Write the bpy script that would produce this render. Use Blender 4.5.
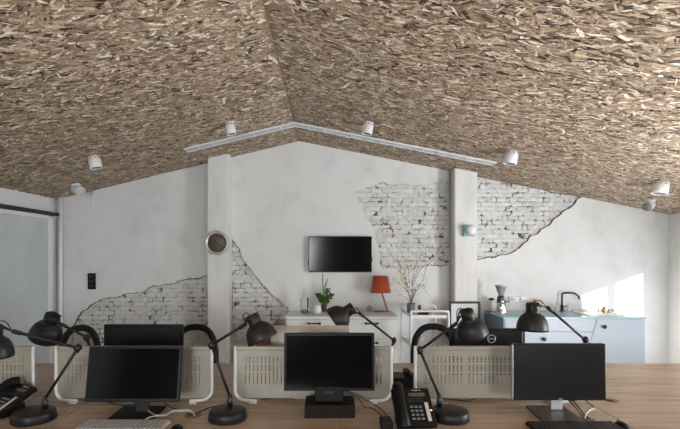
import bpy, bmesh, math, random
import numpy as np
from mathutils import Vector, Matrix
from mathutils.geometry import tessellate_polygon
random.seed(7); RNG = np.random.default_rng(11)
PI = math.pi
SC = bpy.context.scene
COL = SC.collection
for o in list(bpy.data.objects): bpy.data.objects.remove(o)

# ------------------------------------------------------------------ camera
H = 1.56; F = 453.0; VX = 329.0; VY = 256.0
cd = bpy.data.cameras.new('camera'); cam = bpy.data.objects.new('camera', cd); COL.objects.link(cam)
cam.location = (0, 0, H); cam.rotation_euler = (PI/2, 0, 0)
cd.sensor_fit = 'HORIZONTAL'; cd.sensor_width = 36; cd.lens = 36*F/680
cd.shift_x = (340-VX)/680; cd.shift_y = (VY-214.5)/680
cd.clip_start = 0.05
SC.camera = cam
# ------------------------------------------------------------------ light
SC.view_settings.view_transform = 'Standard'
SC.view_settings.look = 'None'
SC.view_settings.gamma = 1
SC.view_settings.use_curve_mapping = False
SC.view_settings.exposure = 1.82
W = bpy.data.worlds.new('world'); SC.world = W; W.use_nodes = True
W.node_tree.nodes['Background'].inputs[0].default_value = (0.85, 0.92, 1.0, 1)
W.node_tree.nodes['Background'].inputs[1].default_value = 1.5
sd = bpy.data.lights.new('sun', 'SUN'); sun = bpy.data.objects.new('sun', sd); COL.objects.link(sun)
sd.energy = 4.5; sd.angle = math.radians(0.6); sd.color = (1.0, 0.86, 0.68)
sun.location = (8, 1, 4)
sun.rotation_euler = Vector((-1, 1.2, -0.37)).to_track_quat('-Z', 'Y').to_euler()
def area(name, loc, direction, sx, sy, power, color):
    d = bpy.data.lights.new(name, 'AREA'); d.shape = 'RECTANGLE'; d.size = sx; d.size_y = sy
    d.energy = power; d.color = color
    o = bpy.data.objects.new(name, d); COL.objects.link(o); o.location = loc
    o.rotation_euler = Vector(direction).to_track_quat('-Z', 'Z').to_euler()
    return o
area('window_light_right', (4.02, 2.0, 1.3), (-1, 0.0, 0.34), 2.6, 1.2, 88, (0.93, 0.97, 1.0))
area('fill_light_front', (-1.05, -2.38, 1.6), (-.12, 1, 0.30), 1.2, 1.3, 38, (0.92, 0.965, 1.0))  # unseen fill light added behind the camera to lift the room
area('fill_light_front_right', (2.5, -2.38, 1.6), (-.1, 1, 0.30), 1.25, 1.3, 24, (0.92, 0.965, 1.0))  # second added fill light, unseen, behind the camera at right

# ------------------------------------------------------------------ helpers
def at(px, py, d):
    k = d/F
    return Vector(((px-VX)*k, d, H-(py-VY)*k))
def atz(px, py, z):
    k = (H-z)/(py-VY)
    return Vector(((px-VX)*k, F*k, z))
def atx(px, py, x):
    k = x/(px-VX)
    return Vector((x, F*k, H-(py-VY)*k))
def zceil(x):
    return 2.956-0.2405*(-0.364-x) if x < -0.364 else 2.956-0.1985*(x+0.364)

class MB:
    def __init__(s): s.bm = bmesh.new(); s.mi = 0
    def _m(s, verts, mi=None):
        mi = s.mi if mi is None else mi
        fs = set()
        for v in verts:
            for f in v.link_faces: fs.add(f)
        for f in fs: f.material_index = mi
        return fs
    def box(s, x0, x1, y0, y1, z0, z1, bev=0.0, seg=2, M=None):
        r = bmesh.ops.create_cube(s.bm, size=1)
        vs = r['verts']
        for v in vs:
            v.co = Vector(((x0+x1)/2+v.co.x*(x1-x0), (y0+y1)/2+v.co.y*(y1-y0), (z0+z1)/2+v.co.z*(z1-z0)))
        fs = s._m(vs)
        if bev > 0:
            es = set(e for f in fs for e in f.edges)
            rr = bmesh.ops.bevel(s.bm, geom=list(es), offset=bev, segments=seg, affect='EDGES', profile=0.5)
            vs = list(set(v for f in rr['faces'] for v in f.verts) | set(v for v in vs if v.is_valid))
            allf = set(f for v in vs for f in v.link_faces)
            for f in allf: f.material_index = s.mi
            vs = list(set(v for f in allf for v in f.verts))
        if M is not None:
            for v in vs: v.co = M @ v.co
        return s
    def lathe(s, prof, n=32, M=None, cap=True, smooth=True):
        rings = []
        for (r, z) in prof:
            ring = []
            if r < 1e-6:
                ring = [s.bm.verts.new((0, 0, z))]
            else:
                for i in range(n):
                    a = 2*PI*i/n
                    ring.append(s.bm.verts.new((r*math.cos(a), r*math.sin(a), z)))
            rings.append(ring)
        for a, b in zip(rings, rings[1:]):
            for i in range(n):
                j = (i+1) % n
                if len(a) == 1 and len(b) == 1: continue
                if len(a) == 1: f = s.bm.faces.new((a[0], b[j], b[i]))
                elif len(b) == 1: f = s.bm.faces.new((a[i], a[j], b[0]))
                else: f = s.bm.faces.new((a[i], a[j], b[j], b[i]))
                f.material_index = s.mi; f.smooth = smooth
        if cap:
            if len(rings[0]) > 2:
                f = s.bm.faces.new(rings[0][::-1]); f.material_index = s.mi
            if len(rings[-1]) > 2:
                f = s.bm.faces.new(rings[-1]); f.material_index = s.mi
        if M is not None:
            for ring in rings:
                for v in ring: v.co = M @ v.co
        return s
    def tube(s, pts, r, n=10, closed=False, M=None, cap=True):
        pts = [Vector(p) for p in pts]
        m = len(pts); rad = r if isinstance(r, (list, tuple)) else [r]*m
        rings = []; up = None
        for i, p in enumerate(pts):
            if closed: t = (pts[(i+1) % m]-pts[i-1])
            elif i == 0: t = pts[1]-pts[0]
            elif i == m-1: t = pts[-1]-pts[-2]
            else: t = (pts[i+1]-pts[i]).normalized()+(pts[i]-pts[i-1]).normalized()
            if t.length < 1e-9: t = Vector((0, 0, 1))
            t.normalize()
            if up is None:
                up = Vector((0, 0, 1)) if abs(t.z) < .9 else Vector((1, 0, 0))
            u = (up-t*up.dot(t))
            if u.length < 1e-6: u = t.orthogonal()
            u.normalize(); w = t.cross(u); up = u
            ring = []
            for k in range(n):
                a = 2*PI*k/n
                c = p+(u*math.cos(a)+w*math.sin(a))*rad[i]
                if M is not None: c = M @ c
                ring.append(s.bm.verts.new(c))
            rings.append(ring)
        prs = list(zip(rings, rings[1:]))
        if closed: prs.append((rings[-1], rings[0]))
        for a, b in prs:
            for k in range(n):
                j = (k+1) % n
                f = s.bm.faces.new((a[k], a[j], b[j], b[k])); f.material_index = s.mi; f.smooth = True
        if cap and not closed:
            for rg in (rings[0][::-1], rings[-1]):
                f = s.bm.faces.new(rg); f.material_index = s.mi
        return s
    def prism(s, poly, y0, y1, M=None):
        """poly: (x,z) list, extruded along y"""
        a = [s.bm.verts.new((x, y0, z)) for x, z in poly]
        b = [s.bm.verts.new((x, y1, z)) for x, z in poly]
        n = len(poly)
        fs = [s.bm.faces.new(a), s.bm.faces.new(b[::-1])]
        for i in range(n):
            j = (i+1) % n
            fs.append(s.bm.faces.new((a[j], a[i], b[i], b[j])))
        for f in fs: f.material_index = s.mi
        if M is not None:
            for v in a+b: v.co = M @ v.co
        return s
    def ball(s, c, r, sc=(1, 1, 1), u=16, v=10, M=None):
        rr = bmesh.ops.create_uvsphere(s.bm, u_segments=u, v_segments=v, radius=r)
        for q in rr['verts']:
            q.co = Vector((q.co.x*sc[0], q.co.y*sc[1], q.co.z*sc[2]))+Vector(c)
            if M is not None: q.co = M @ q.co
        for f in s._m(rr['verts']): f.smooth = True
        return s
    def quad(s, a, b, c, d):
        f = s.bm.faces.new([s.bm.verts.new(p) for p in (a, b, c, d)]); f.material_index = s.mi; return s
    def build(s, name, mats, parent=None, loc=None, rot=None):
        bmesh.ops.recalc_face_normals(s.bm, faces=s.bm.faces)
        me = bpy.data.meshes.new(name); s.bm.to_mesh(me); s.bm.free()
        if not isinstance(mats, (list, tuple)): mats = [mats]
        for m in mats: me.materials.append(m)
        o = bpy.data.objects.new(name, me); COL.objects.link(o)
        if parent is not None: o.parent = parent
        if loc is not None: o.location = loc
        if rot is not None: o.rotation_euler = rot
        return o
def tag(o, label, cat, group=None, kind=None):
    o['label'] = label; o['category'] = cat
    if group: o['group'] = group
    if kind: o['kind'] = kind
    return o
def thing(name, label, cat, loc=(0, 0, 0), rz=0, group=None, rot=None):
    o = bpy.data.objects.new(name, None); COL.objects.link(o); o.location = loc
    o.rotation_euler = rot if rot else (0, 0, rz); o.empty_display_size = .1
    return tag(o, label, cat, group)
def struct(o): o['kind'] = 'structure'; return o
def axisM(origin, direction, roll=0):
    q = Vector(direction).normalized().to_track_quat('Z', 'Y')
    return Matrix.Translation(Vector(origin)) @ q.to_matrix().to_4x4() @ Matrix.Rotation(roll, 4, 'Z')
def smooth_path(pts, n=8):
    pts = [Vector(p) for p in pts]; out = []
    P = [pts[0]]+pts+[pts[-1]]
    for i in range(1, len(P)-2):
        p0, p1, p2, p3 = P[i-1], P[i], P[i+1], P[i+2]
        for k in range(n):
            t = k/n
            out.append(0.5*((2*p1)+(-p0+p2)*t+(2*p0-5*p1+4*p2-p3)*t*t+(-p0+3*p1-3*p2+p3)*t**3))
    out.append(pts[-1]); return out

# ------------------------------------------------------------------ materials
def mat(name, col, rough=.5, metal=0, spec=.5, noise=0, nscale=20, bump=0, bscale=60, trans=0, emit=None, coat=0, stretch=(1, 1, 1)):
    m = bpy.data.materials.new(name); m.use_nodes = True
    nt = m.node_tree; b = nt.nodes['Principled BSDF']
    b.inputs['Base Color'].default_value = (*col, 1); b.inputs['Roughness'].default_value = rough
    b.inputs['Metallic'].default_value = metal; b.inputs['Specular IOR Level'].default_value = spec
    b.inputs['Transmission Weight'].default_value = trans
    b.inputs['Coat Weight'].default_value = coat
    if emit:
        b.inputs['Emission Color'].default_value = (*emit[0], 1); b.inputs['Emission Strength'].default_value = emit[1]
    tc = nt.nodes.new('ShaderNodeTexCoord'); mp = nt.nodes.new('ShaderNodeMapping')
    mp.inputs['Scale'].default_value = stretch
    nt.links.new(tc.outputs['Object'], mp.inputs['Vector'])
    if noise == 0: noise = .04
    n = nt.nodes.new('ShaderNodeTexNoise'); n.inputs['Scale'].default_value = nscale; n.inputs['Detail'].default_value = 5
    nt.links.new(mp.outputs[0], n.inputs['Vector'])
    r = nt.nodes.new('ShaderNodeMapRange'); r.inputs['To Min'].default_value = 1-noise; r.inputs['To Max'].default_value = 1+noise
    r.inputs['From Min'].default_value = .3; r.inputs['From Max'].default_value = .7
    nt.links.new(n.outputs['Fac'], r.inputs['Value'])
    mx = nt.nodes.new('ShaderNodeVectorMath'); mx.operation = 'SCALE'
    mx.inputs[0].default_value = col
    nt.links.new(r.outputs[0], mx.inputs['Scale']); nt.links.new(mx.outputs[0], b.inputs['Base Color'])
    if bump:
        n2 = nt.nodes.new('ShaderNodeTexNoise'); n2.inputs['Scale'].default_value = bscale; n2.inputs['Detail'].default_value = 6
        nt.links.new(mp.outputs[0], n2.inputs['Vector'])
        bp = nt.nodes.new('ShaderNodeBump'); bp.inputs['Strength'].default_value = bump; bp.inputs['Distance'].default_value = .01
        nt.links.new(n2.outputs['Fac'], bp.inputs['Height']); nt.links.new(bp.outputs[0], b.inputs['Normal'])
    return m

def ramp_mat(name, tex, stops, rough=.7, bump=.2, scale=8, stretch=(1, 1, 1), detail=8, dist=0.01, distortion=0):
    m = bpy.data.materials.new(name); m.use_nodes = True
    nt = m.node_tree; b = nt.nodes['Principled BSDF']; b.inputs['Roughness'].default_value = rough
    tc = nt.nodes.new('ShaderNodeTexCoord'); mp = nt.nodes.new('ShaderNodeMapping'); mp.inputs['Scale'].default_value = stretch
    nt.links.new(tc.outputs['Object'], mp.inputs['Vector'])
    n = nt.nodes.new('ShaderNodeTexNoise'); n.inputs['Scale'].default_value = scale; n.inputs['Detail'].default_value = detail
    n.inputs['Distortion'].default_value = distortion; n.inputs['Roughness'].default_value = .62
    nt.links.new(mp.outputs[0], n.inputs['Vector'])
    r = nt.nodes.new('ShaderNodeValToRGB')
    el = r.color_ramp.elements
    while len(el) > len(stops): el.remove(el[-1])
    while len(el) < len(stops): el.new(.5)
    for e, (p, c) in zip(el, stops): e.position = p; e.color = (*c, 1)
    nt.links.new(n.outputs['Fac'], r.inputs[0]); nt.links.new(r.outputs[0], b.inputs['Base Color'])
    bp = nt.nodes.new('ShaderNodeBump'); bp.inputs['Strength'].default_value = bump; bp.inputs['Distance'].default_value = dist
    nt.links.new(n.outputs['Fac'], bp.inputs['Height']); nt.links.new(bp.outputs[0], b.inputs['Normal'])
    return m

M = {}
M['plaster'] = ramp_mat('plaster', 0, [(.25, (.58, .575, .56)), (.45, (.675, .675, .67)), (.7, (.72, .72, .715))], .85, .25, 3.2, (1, 1, .8), 9, .03)
M['column'] = ramp_mat('column_plaster', 0, [(.2, (.60, .59, .57)), (.5, (.70, .69, .675)), (.8, (.74, .735, .72))], .8, .45, 7, (1, 1, .35), 9, .03)
M['brown_edge'] = ramp_mat('brown_edge', 0, [(.3, (.05, .035, .025)), (.55, (.16, .11, .07)), (.75, (.40, .34, .28))], .95, .5, 30)  # mottled dark brown for the rims of the plaster holes
M['white_edge'] = ramp_mat('white_edge', 0, [(.35, (.30, .28, .26)), (.5, (.6, .59, .57)), (.75, (.68, .67, .65))], .9, .5, 25)
M['floor'] = ramp_mat('floor_wood', 0, [(.3, (.30, .26, .22)), (.7, (.42, .38, .34))], .5, .1, 3, (1, 8, 1))
M['white_paint'] = mat('white_paint', (.72, .73, .73), .45, noise=.02)
M['white_trim'] = mat('white_trim', (.74, .75, .75), .5, noise=.03)
M['door_grey'] = ramp_mat('door_grey', 0, [(.3, (.50, .54, .555)), (.7, (.58, .62, .635))], .65, .1, 2.2)
M['black_metal'] = mat('black_metal', (.006, .006, .0065), .42, noise=.1)
M['lamp_grey'] = mat('lamp_grey', (.0105, .010, .0098), .45, spec=.33, noise=.08)
M['lamp_inner'] = mat('lamp_inner', (.6, .58, .55), .4, noise=.02)
M['black_plastic'] = mat('black_plastic', (.005, .005, .0055), .5, spec=.25, noise=.1, bump=.05, bscale=300)
M['bezel'] = mat('bezel', (.005, .005, .0055), .42, spec=.25)
M['screen'] = mat('screen', (.0022, .0022, .0028), .12, spec=.25)
M['screen_matte'] = mat('screen_matte', (.0055, .0055, .0065), .3, spec=.25)
M['grey_metal'] = mat('grey_metal', (.13, .125, .12), .42, metal=.7)
M['dark_stand'] = mat('dark_stand', (.014, .014, .015), .4, spec=.5)
M['silver'] = mat('silver', (.55, .55, .54), .35, metal=.55)
M['chrome'] = mat('chrome', (.7, .68, .66), .12, metal=1)
M['alu'] = mat('alu', (.42, .37, .31), .42, metal=.35)
M['panel'] = mat('panel_metal', (.315, .29, .24), .42, metal=.25, noise=.03)
M['panel_frame'] = mat('panel_frame', (.66, .65, .62), .4, metal=.1)
M['spot_white'] = mat('spot_white', (.72, .72, .71), .4)
M['lens'] = mat('lens', (.24, .25, .27), .25)
M['lens_light'] = mat('lens_light', (.55, .57, .60), .25)
M['slat_dark'] = mat('slat_dark', (.33, .33, .34), .5)
M['orange'] = mat('orange', (.46, .068, .024), .28, noise=.05, coat=.4)
M['kitchen_front'] = mat('kitchen_front', (.41, .46, .525), .4, noise=.01)
M['kitchen_top'] = mat('kitchen_top', (.33, .48, .54), .25, noise=.02)
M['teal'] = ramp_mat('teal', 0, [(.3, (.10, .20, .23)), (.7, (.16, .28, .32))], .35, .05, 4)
M['mint'] = mat('mint', (.16, .42, .36), .4)
M['globe'] = mat('globe', (.75, .76, .76), .25)
M['glass'] = mat('glass', (.95, .97, .98), .05, trans=.95); M['glass'].node_tree.nodes['Principled BSDF'].inputs['IOR'].default_value = 1.12
M['glass_blue'] = mat('glass_blue', (.20, .25, .28), .12, trans=.25)
M['leaf'] = mat('leaf', (.062, .135, .025), .5, noise=.4, nscale=30)
M['stem'] = mat('stem', (.10, .14, .05), .6, noise=.2)
M['dry_stem'] = mat('dry_stem', (.16, .15, .15), .8, noise=.3)
M['blossom'] = mat('blossom', (.78, .73, .63), .8, noise=.1)
M['brown_glass'] = mat('brown_glass', (.09, .05, .035), .25)
M['amber'] = mat('amber', (.52, .33, .12), .3)
M['ceramic'] = mat('ceramic', (.68, .68, .68), .25)
M['cardboard'] = mat('cardboard', (.14, .075, .045), .8, noise=.1)
M['copper'] = mat('copper', (.55, .26, .16), .3, metal=.8)
M['cream'] = mat('cream', (.65, .62, .56), .35)
M['clock_face'] = mat('clock_face', (.115, .082, .055), .5, noise=.12)
M['ink'] = mat('ink', (.01, .009, .008), .5)
M['print'] = mat('print', (.62, .62, .62), .4)
M['key_light'] = mat('key_light', (.36, .36, .35), .5)
M['key_dark'] = mat('key_dark', (.02, .02, .022), .45)
M['key_grey'] = mat('key_grey', (.17, .17, .175), .5)
M['riser'] = mat('riser', (.010, .0055, .004), .6, spec=.2, noise=.15, stretch=(1, 10, 10))
M['grommet'] = mat('grommet', (.15, .085, .05), .5, noise=.15)
M['cable_white'] = mat('cable_white', (.6, .6, .58), .4)
M['cable_black'] = mat('cable_black', (.012, .012, .012), .5)
M['led'] = mat('led', (.9, .15, .03), .4, emit=((1, .22, .04), 2.0))
M['red'] = mat('red', (.55, .06, .03), .4)
M['lcd'] = mat('lcd', (.10, .085, .07), .3)
M['strip'] = mat('strip', (.55, .50, .46), .5)
M['weave'] = mat('weave', (.03, .03, .032), .7)
M['blind'] = mat('blind', (.75, .75, .74), .8)

# desk wood
def wood():
    m = bpy.data.materials.new('desk_wood'); m.use_nodes = True; nt = m.node_tree; b = nt.nodes['Principled BSDF']
    tc = nt.nodes.new('ShaderNodeTexCoord'); mp = nt.nodes.new('ShaderNodeMapping'); mp.inputs['Scale'].default_value = (.9, 9, 9)
    nt.links.new(tc.outputs['Object'], mp.inputs[0])
    n = nt.nodes.new('ShaderNodeTexNoise'); n.inputs['Scale'].default_value = 2.2; n.inputs['Detail'].default_value = 9; n.inputs['Distortion'].default_value = .7
    nt.links.new(mp.outputs[0], n.inputs['Vector'])
    r = nt.nodes.new('ShaderNodeValToRGB'); el = r.color_ramp.elements
    el[0].position = .3; el[0].color = (.27, .19, .13, 1); el[1].position = .72; el[1].color = (.48, .365, .27, 1)
    e = el.new(.5); e.color = (.395, .29, .205, 1)
    nt.links.new(n.outputs['Fac'], r.inputs[0])
    n2 = nt.nodes.new('ShaderNodeTexNoise'); n2.inputs['Scale'].default_value = 1.1; n2.inputs['Detail'].default_value = 3
    nt.links.new(tc.outputs['Object'], n2.inputs['Vector'])
    mr = nt.nodes.new('ShaderNodeMapRange'); mr.inputs['To Min'].default_value = .88; mr.inputs['To Max'].default_value = 1.12
    nt.links.new(n2.outputs['Fac'], mr.inputs['Value'])
    vm = nt.nodes.new('ShaderNodeVectorMath'); vm.operation = 'SCALE'
    nt.links.new(r.outputs[0], vm.inputs[0]); nt.links.new(mr.outputs[0], vm.inputs['Scale'])
    nt.links.new(vm.outputs[0], b.inputs['Base Color']); b.inputs['Roughness'].default_value = .42
    bp = nt.nodes.new('ShaderNodeBump'); bp.inputs['Strength'].default_value = .08; bp.inputs['Distance'].default_value = .004
    nt.links.new(n.outputs['Fac'], bp.inputs['Height']); nt.links.new(bp.outputs[0], b.inputs['Normal'])
    return m
M['desk'] = wood()

def brick_mat(name, lo, mid, hi, dark_lo=.36, dark_hi=.42):
    m = bpy.data.materials.new(name); m.use_nodes = True; nt = m.node_tree; b = nt.nodes['Principled BSDF']; b.inputs['Roughness'].default_value = .85
    tc = nt.nodes.new('ShaderNodeTexCoord')
    n = nt.nodes.new('ShaderNodeTexNoise'); n.inputs['Scale'].default_value = 16; n.inputs['Detail'].default_value = 8; n.inputs['Roughness'].default_value = .65
    nt.links.new(tc.outputs['Object'], n.inputs['Vector'])
    r = nt.nodes.new('ShaderNodeValToRGB'); el = r.color_ramp.elements
    el[0].position = dark_lo; el[0].color = (*lo, 1); el[1].position = .75; el[1].color = (*hi, 1)
    e = el.new(dark_hi); e.color = (*mid, 1)
    nt.links.new(n.outputs['Fac'], r.inputs[0])
    gi = nt.nodes.new('ShaderNodeNewGeometry')
    mr = nt.nodes.new('ShaderNodeMapRange'); mr.inputs['To Min'].default_value = .9; mr.inputs['To Max'].default_value = 1.06
    nt.links.new(gi.outputs['Random Per Island'], mr.inputs['Value'])
    vm = nt.nodes.new('ShaderNodeVectorMath'); vm.operation = 'SCALE'
    nt.links.new(r.outputs[0], vm.inputs[0]); nt.links.new(mr.outputs[0], vm.inputs['Scale'])
    nt.links.new(vm.outputs[0], b.inputs['Base Color'])
    n2 = nt.nodes.new('ShaderNodeTexNoise'); n2.inputs['Scale'].default_value = 45; n2.inputs['Detail'].default_value = 6
    nt.links.new(tc.outputs['Object'], n2.inputs['Vector'])
    bp = nt.nodes.new('ShaderNodeBump'); bp.inputs['Strength'].default_value = .6; bp.inputs['Distance'].default_value = .01
    nt.links.new(n2.outputs['Fac'], bp.inputs['Height']); nt.links.new(bp.outputs[0], b.inputs['Normal'])
    return m
M['brick'] = brick_mat('painted_brick', (.16, .13, .11), (.60, .595, .58), (.72, .715, .70), .33, .37)
M['mortar'] = brick_mat('painted_mortar', (.06, .05, .045), (.50, .49, .48), (.66, .65, .64), .435, .485)

def flake_mat():
    m = bpy.data.materials.new('strand_flakes'); m.use_nodes = True; nt = m.node_tree; b = nt.nodes['Principled BSDF']; b.inputs['Roughness'].default_value = .6
    b.inputs['Specular IOR Level'].default_value = .3
    gi = nt.nodes.new('ShaderNodeNewGeometry'); r = nt.nodes.new('ShaderNodeValToRGB'); r.color_ramp.interpolation = 'LINEAR'
    el = r.color_ramp.elements
    st = [(0, (.030, .020, .014)), (.10, (.10, .066, .045)), (.19, (.31, .21, .14)), (.45, (.46, .335, .23)), (.72, (.62, .475, .34)),
          (.84, (.82, .69, .52)), (.93, (1.0, .92, .76)), (.95, (.19, .195, .20)), (1, (.42, .26, .175))]
    while len(el) < len(st): el.new(.5)
    for e, (p, c) in zip(el, st): e.position = p; e.color = (*c, 1)
    nt.links.new(gi.outputs['Random Per Island'], r.inputs[0])
    tc = nt.nodes.new('ShaderNodeTexCoord'); n = nt.nodes.new('ShaderNodeTexNoise'); n.inputs['Scale'].default_value = 55; n.inputs['Detail'].default_value = 4
    nt.links.new(tc.outputs['Object'], n.inputs['Vector'])
    mr = nt.nodes.new('ShaderNodeMapRange'); mr.inputs['From Min'].default_value = .3; mr.inputs['From Max'].default_value = .7; mr.inputs['To Min'].default_value = .72; mr.inputs['To Max'].default_value = 1.22
    nt.links.new(n.outputs['Fac'], mr.inputs['Value'])
    vm = nt.nodes.new('ShaderNodeVectorMath'); vm.operation = 'SCALE'
    nt.links.new(r.outputs[0], vm.inputs[0]); nt.links.new(mr.outputs[0], vm.inputs['Scale'])
    nt.links.new(vm.outputs[0], b.inputs['Base Color'])
    return m
M['flake'] = flake_mat()
M['osb_base'] = mat('osb_base', (.30, .215, .145), .8, noise=.45, nscale=40)

# ------------------------------------------------------------------ the shell
D = 5.5; XL = -3.30; XR = 4.12; YF = -2.5
KD = D/F
m = MB(); m.box(XL-.1, XR+.1, YF-.1, D+.2, -.1, 0)
struct(m.build('floor', M['floor']))

# plastered back wall with broken-away patches
def P2(px, py): return Vector(((px-VX)*KD, H-(py-VY)*KD))
def roughen(pts, lv=3, amp=.10):
    pts = [Vector(p) for p in pts]
    for _ in range(lv):
        out = []
        for i, p in enumerate(pts):
            q = pts[(i+1) % len(pts)]
            d = q-p; n = Vector((-d.y, d.x))
            out += [p, (p+q)/2+n*random.uniform(-amp, amp)]
        pts = out
    return pts
def ccw(p):
    a = sum(p[i].x*p[(i+1) % len(p)].y-p[(i+1) % len(p)].x*p[i].y for i in range(len(p)))
    return p if a > 0 else p[::-1]
def grow(p, w):
    out = []
    for i in range(len(p)):
        t = (p[(i+1) % len(p)]-p[i-1]); t.normalize()
        n = Vector((t.y, -t.x))
        out.append(p[i]+n*w*random.uniform(.5, 1.4))
    return out
pat = [
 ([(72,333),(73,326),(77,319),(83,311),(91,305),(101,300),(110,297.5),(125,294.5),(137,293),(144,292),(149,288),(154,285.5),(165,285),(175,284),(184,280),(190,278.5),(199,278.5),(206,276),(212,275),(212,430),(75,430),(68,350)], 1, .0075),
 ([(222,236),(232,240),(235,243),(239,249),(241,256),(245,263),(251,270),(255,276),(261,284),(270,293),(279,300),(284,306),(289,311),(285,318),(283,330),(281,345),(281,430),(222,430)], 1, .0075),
 ([(355,193),(366,188),(374,186),(379,183),(384,182),(388,185),(398,185),(412,186),(425,187),(433,184),(440,180),(458,178),(458,265),(440,267),(425,266),(410,269),(395,267),(383,268),(380,262),(381,252),(377,243),(375,232),(372,226),(367,218),(362,209),(359,201)], 2, .006),
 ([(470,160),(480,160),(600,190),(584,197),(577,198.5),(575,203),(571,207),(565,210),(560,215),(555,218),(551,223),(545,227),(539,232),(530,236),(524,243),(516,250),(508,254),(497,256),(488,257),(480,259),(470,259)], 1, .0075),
]
outer = [Vector((XL-.1, -.05)), Vector((XR+.1, -.05)), Vector((XR+.1, zceil(XR+.1)+.1)), Vector((-.364, 2.956+.1)), Vector((XL-.1, zceil(XL-.1)+.1))]
bm = bmesh.new()
loops_f = [outer]; rims = []
for pts, mi, w in pat:
    base = ccw(roughen([P2(*p) for p in pts], 3, .11))
    gr = grow(base, w)
    loops_f.append(gr); rims.append((gr, base, mi))
flat = [v for lp in loops_f for v in lp]
fv = [bm.verts.new((v.x, D, v.y)) for v in flat]
eds = []; off = 0
for lp in loops_f:
    n = len(lp)
    for i in range(n): eds.append(bm.edges.new((fv[off+i], fv[off+(i+1) % n])))
    off += n
bmesh.ops.triangle_fill(bm, use_beauty=True, use_dissolve=False, edges=eds)
# drop any triangle that covers a broken-away patch
bad = []
for f in bm.faces:
    c = f.calc_center_median()
    for lp in loops_f[1:]:
        w_ = False; n = len(lp)
        for i in range(n):
            p_, q_ = lp[i], lp[i-1]
            if (p_.y > c.z) != (q_.y > c.z) and c.x < (q_.x-p_.x)*(c.z-p_.y)/(q_.y-p_.y)+p_.x: w_ = not w_
        if w_: bad.append(f); break
bmesh.ops.delete(bm, geom=bad, context='FACES_ONLY')
off = len(outer)
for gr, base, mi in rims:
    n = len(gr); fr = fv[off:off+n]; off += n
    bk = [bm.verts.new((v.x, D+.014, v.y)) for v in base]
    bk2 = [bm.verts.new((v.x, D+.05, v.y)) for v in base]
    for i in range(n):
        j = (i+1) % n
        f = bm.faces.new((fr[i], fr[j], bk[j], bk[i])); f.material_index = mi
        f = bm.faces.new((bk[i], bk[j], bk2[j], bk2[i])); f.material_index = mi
for f in bm.faces:
    f.normal_update()
    if f.material_index == 0 and f.normal.y > 0: f.normal_flip()
me = bpy.data.meshes.new('wall_back'); bm.to_mesh(me); bm.free()
for k in ('plaster', 'brown_edge', 'white_edge'): me.materials.append(M[k])
wb = bpy.data.objects.new('wall_back', me); COL.objects.link(wb); struct(wb)
# brickwork behind
m = MB(); m.mi = 1; m.box(XL-.1, XR+.1, D+.034, D+.15, -.05, 3.1)
m.mi = 0
def inside(poly, x, z):
    c = False; n = len(poly)
    for i in range(n):
        a, b = poly[i], poly[i-1]
        if (a.y > z) != (b.y > z) and x < (b.x-a.x)*(z-a.y)/(b.y-a.y)+a.x: c = not c
    return c
bh = .0555; bl = .128
def brick(bm, x0, x1, z0, z1, y):
    nx, nz = 4, 3; g = .0042; ta = random.gauss(0, .05); tb = random.gauss(0, .08)
    x0 += g*random.uniform(.5, 1.3); x1 -= g*random.uniform(.5, 1.3); z0 += g*random.uniform(.5, 1.3); z1 -= g*random.uniform(.5, 1.3)
    vs = [[None]*(nz+1) for _ in range(nx+1)]
    for i in range(nx+1):
        for j in range(nz+1):
            e = (i in (0, nx)) or (j in (0, nz))
            yy = y+random.uniform(-.0012, .0012)+(.0055 if e else 0)+ta*(i/nx-.5)*(x1-x0)+tb*(j/nz-.5)*(z1-z0)
            vs[i][j] = bm.verts.new((x0+(x1-x0)*i/nx+random.uniform(-.0013, .0013), yy, z0+(z1-z0)*j/nz+random.uniform(-.0016, .0016)))
    for i in range(nx):
        for j in range(nz): bm.faces.new((vs[i][j], vs[i+1][j], vs[i+1][j+1], vs[i][j+1]))
    ring = [vs[i][0] for i in range(nx)]+[vs[nx][j] for j in range(nz)]+[vs[nx-i][nz] for i in range(nx)]+[vs[0][nz-j] for j in range(nz)]
    bk = [bm.verts.new((v.co.x, D+.036, v.co.z)) for v in ring]
    for i in range(len(ring)):
        j = (i+1) % len(ring); bm.faces.new((ring[j], ring[i], bk[i], bk[j]))
rowoff = {}
for gr, base, mi in rims:
    xs = [v.x for v in base]; zs = [v.y for v in base]
    for r in range(int(min(zs)/bh)-1, int(max(zs)/bh)+2):
        if r < 0: continue
        ro = rowoff.setdefault(r, (r % 2)*bl/2+random.uniform(-.012, .012))
        z0 = r*bh
        for c in range(int((min(xs)-ro)/bl)-2, int((max(xs)-ro)/bl)+2):
            x0 = c*bl+ro; x1 = x0+bl
            if any(inside(base, x, z) for x in (x0, (x0+x1)/2, x1) for z in (z0, z0+bh)):
                if zceil((x0+x1)/2)+.05 < z0: continue
                parts = [(x0, x1)] if random.random() > .22 else [(x0, (x0+x1)/2), ((x0+x1)/2, x1)]
                for a, b in parts:
                    if random.random() < .012: continue
                    brick(m.bm, a, b, z0, z0+bh, D+.0265+random.uniform(-.003, .003))
o = m.build('exposed_brickwork', [M['brick'], M['mortar']], wb)

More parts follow.
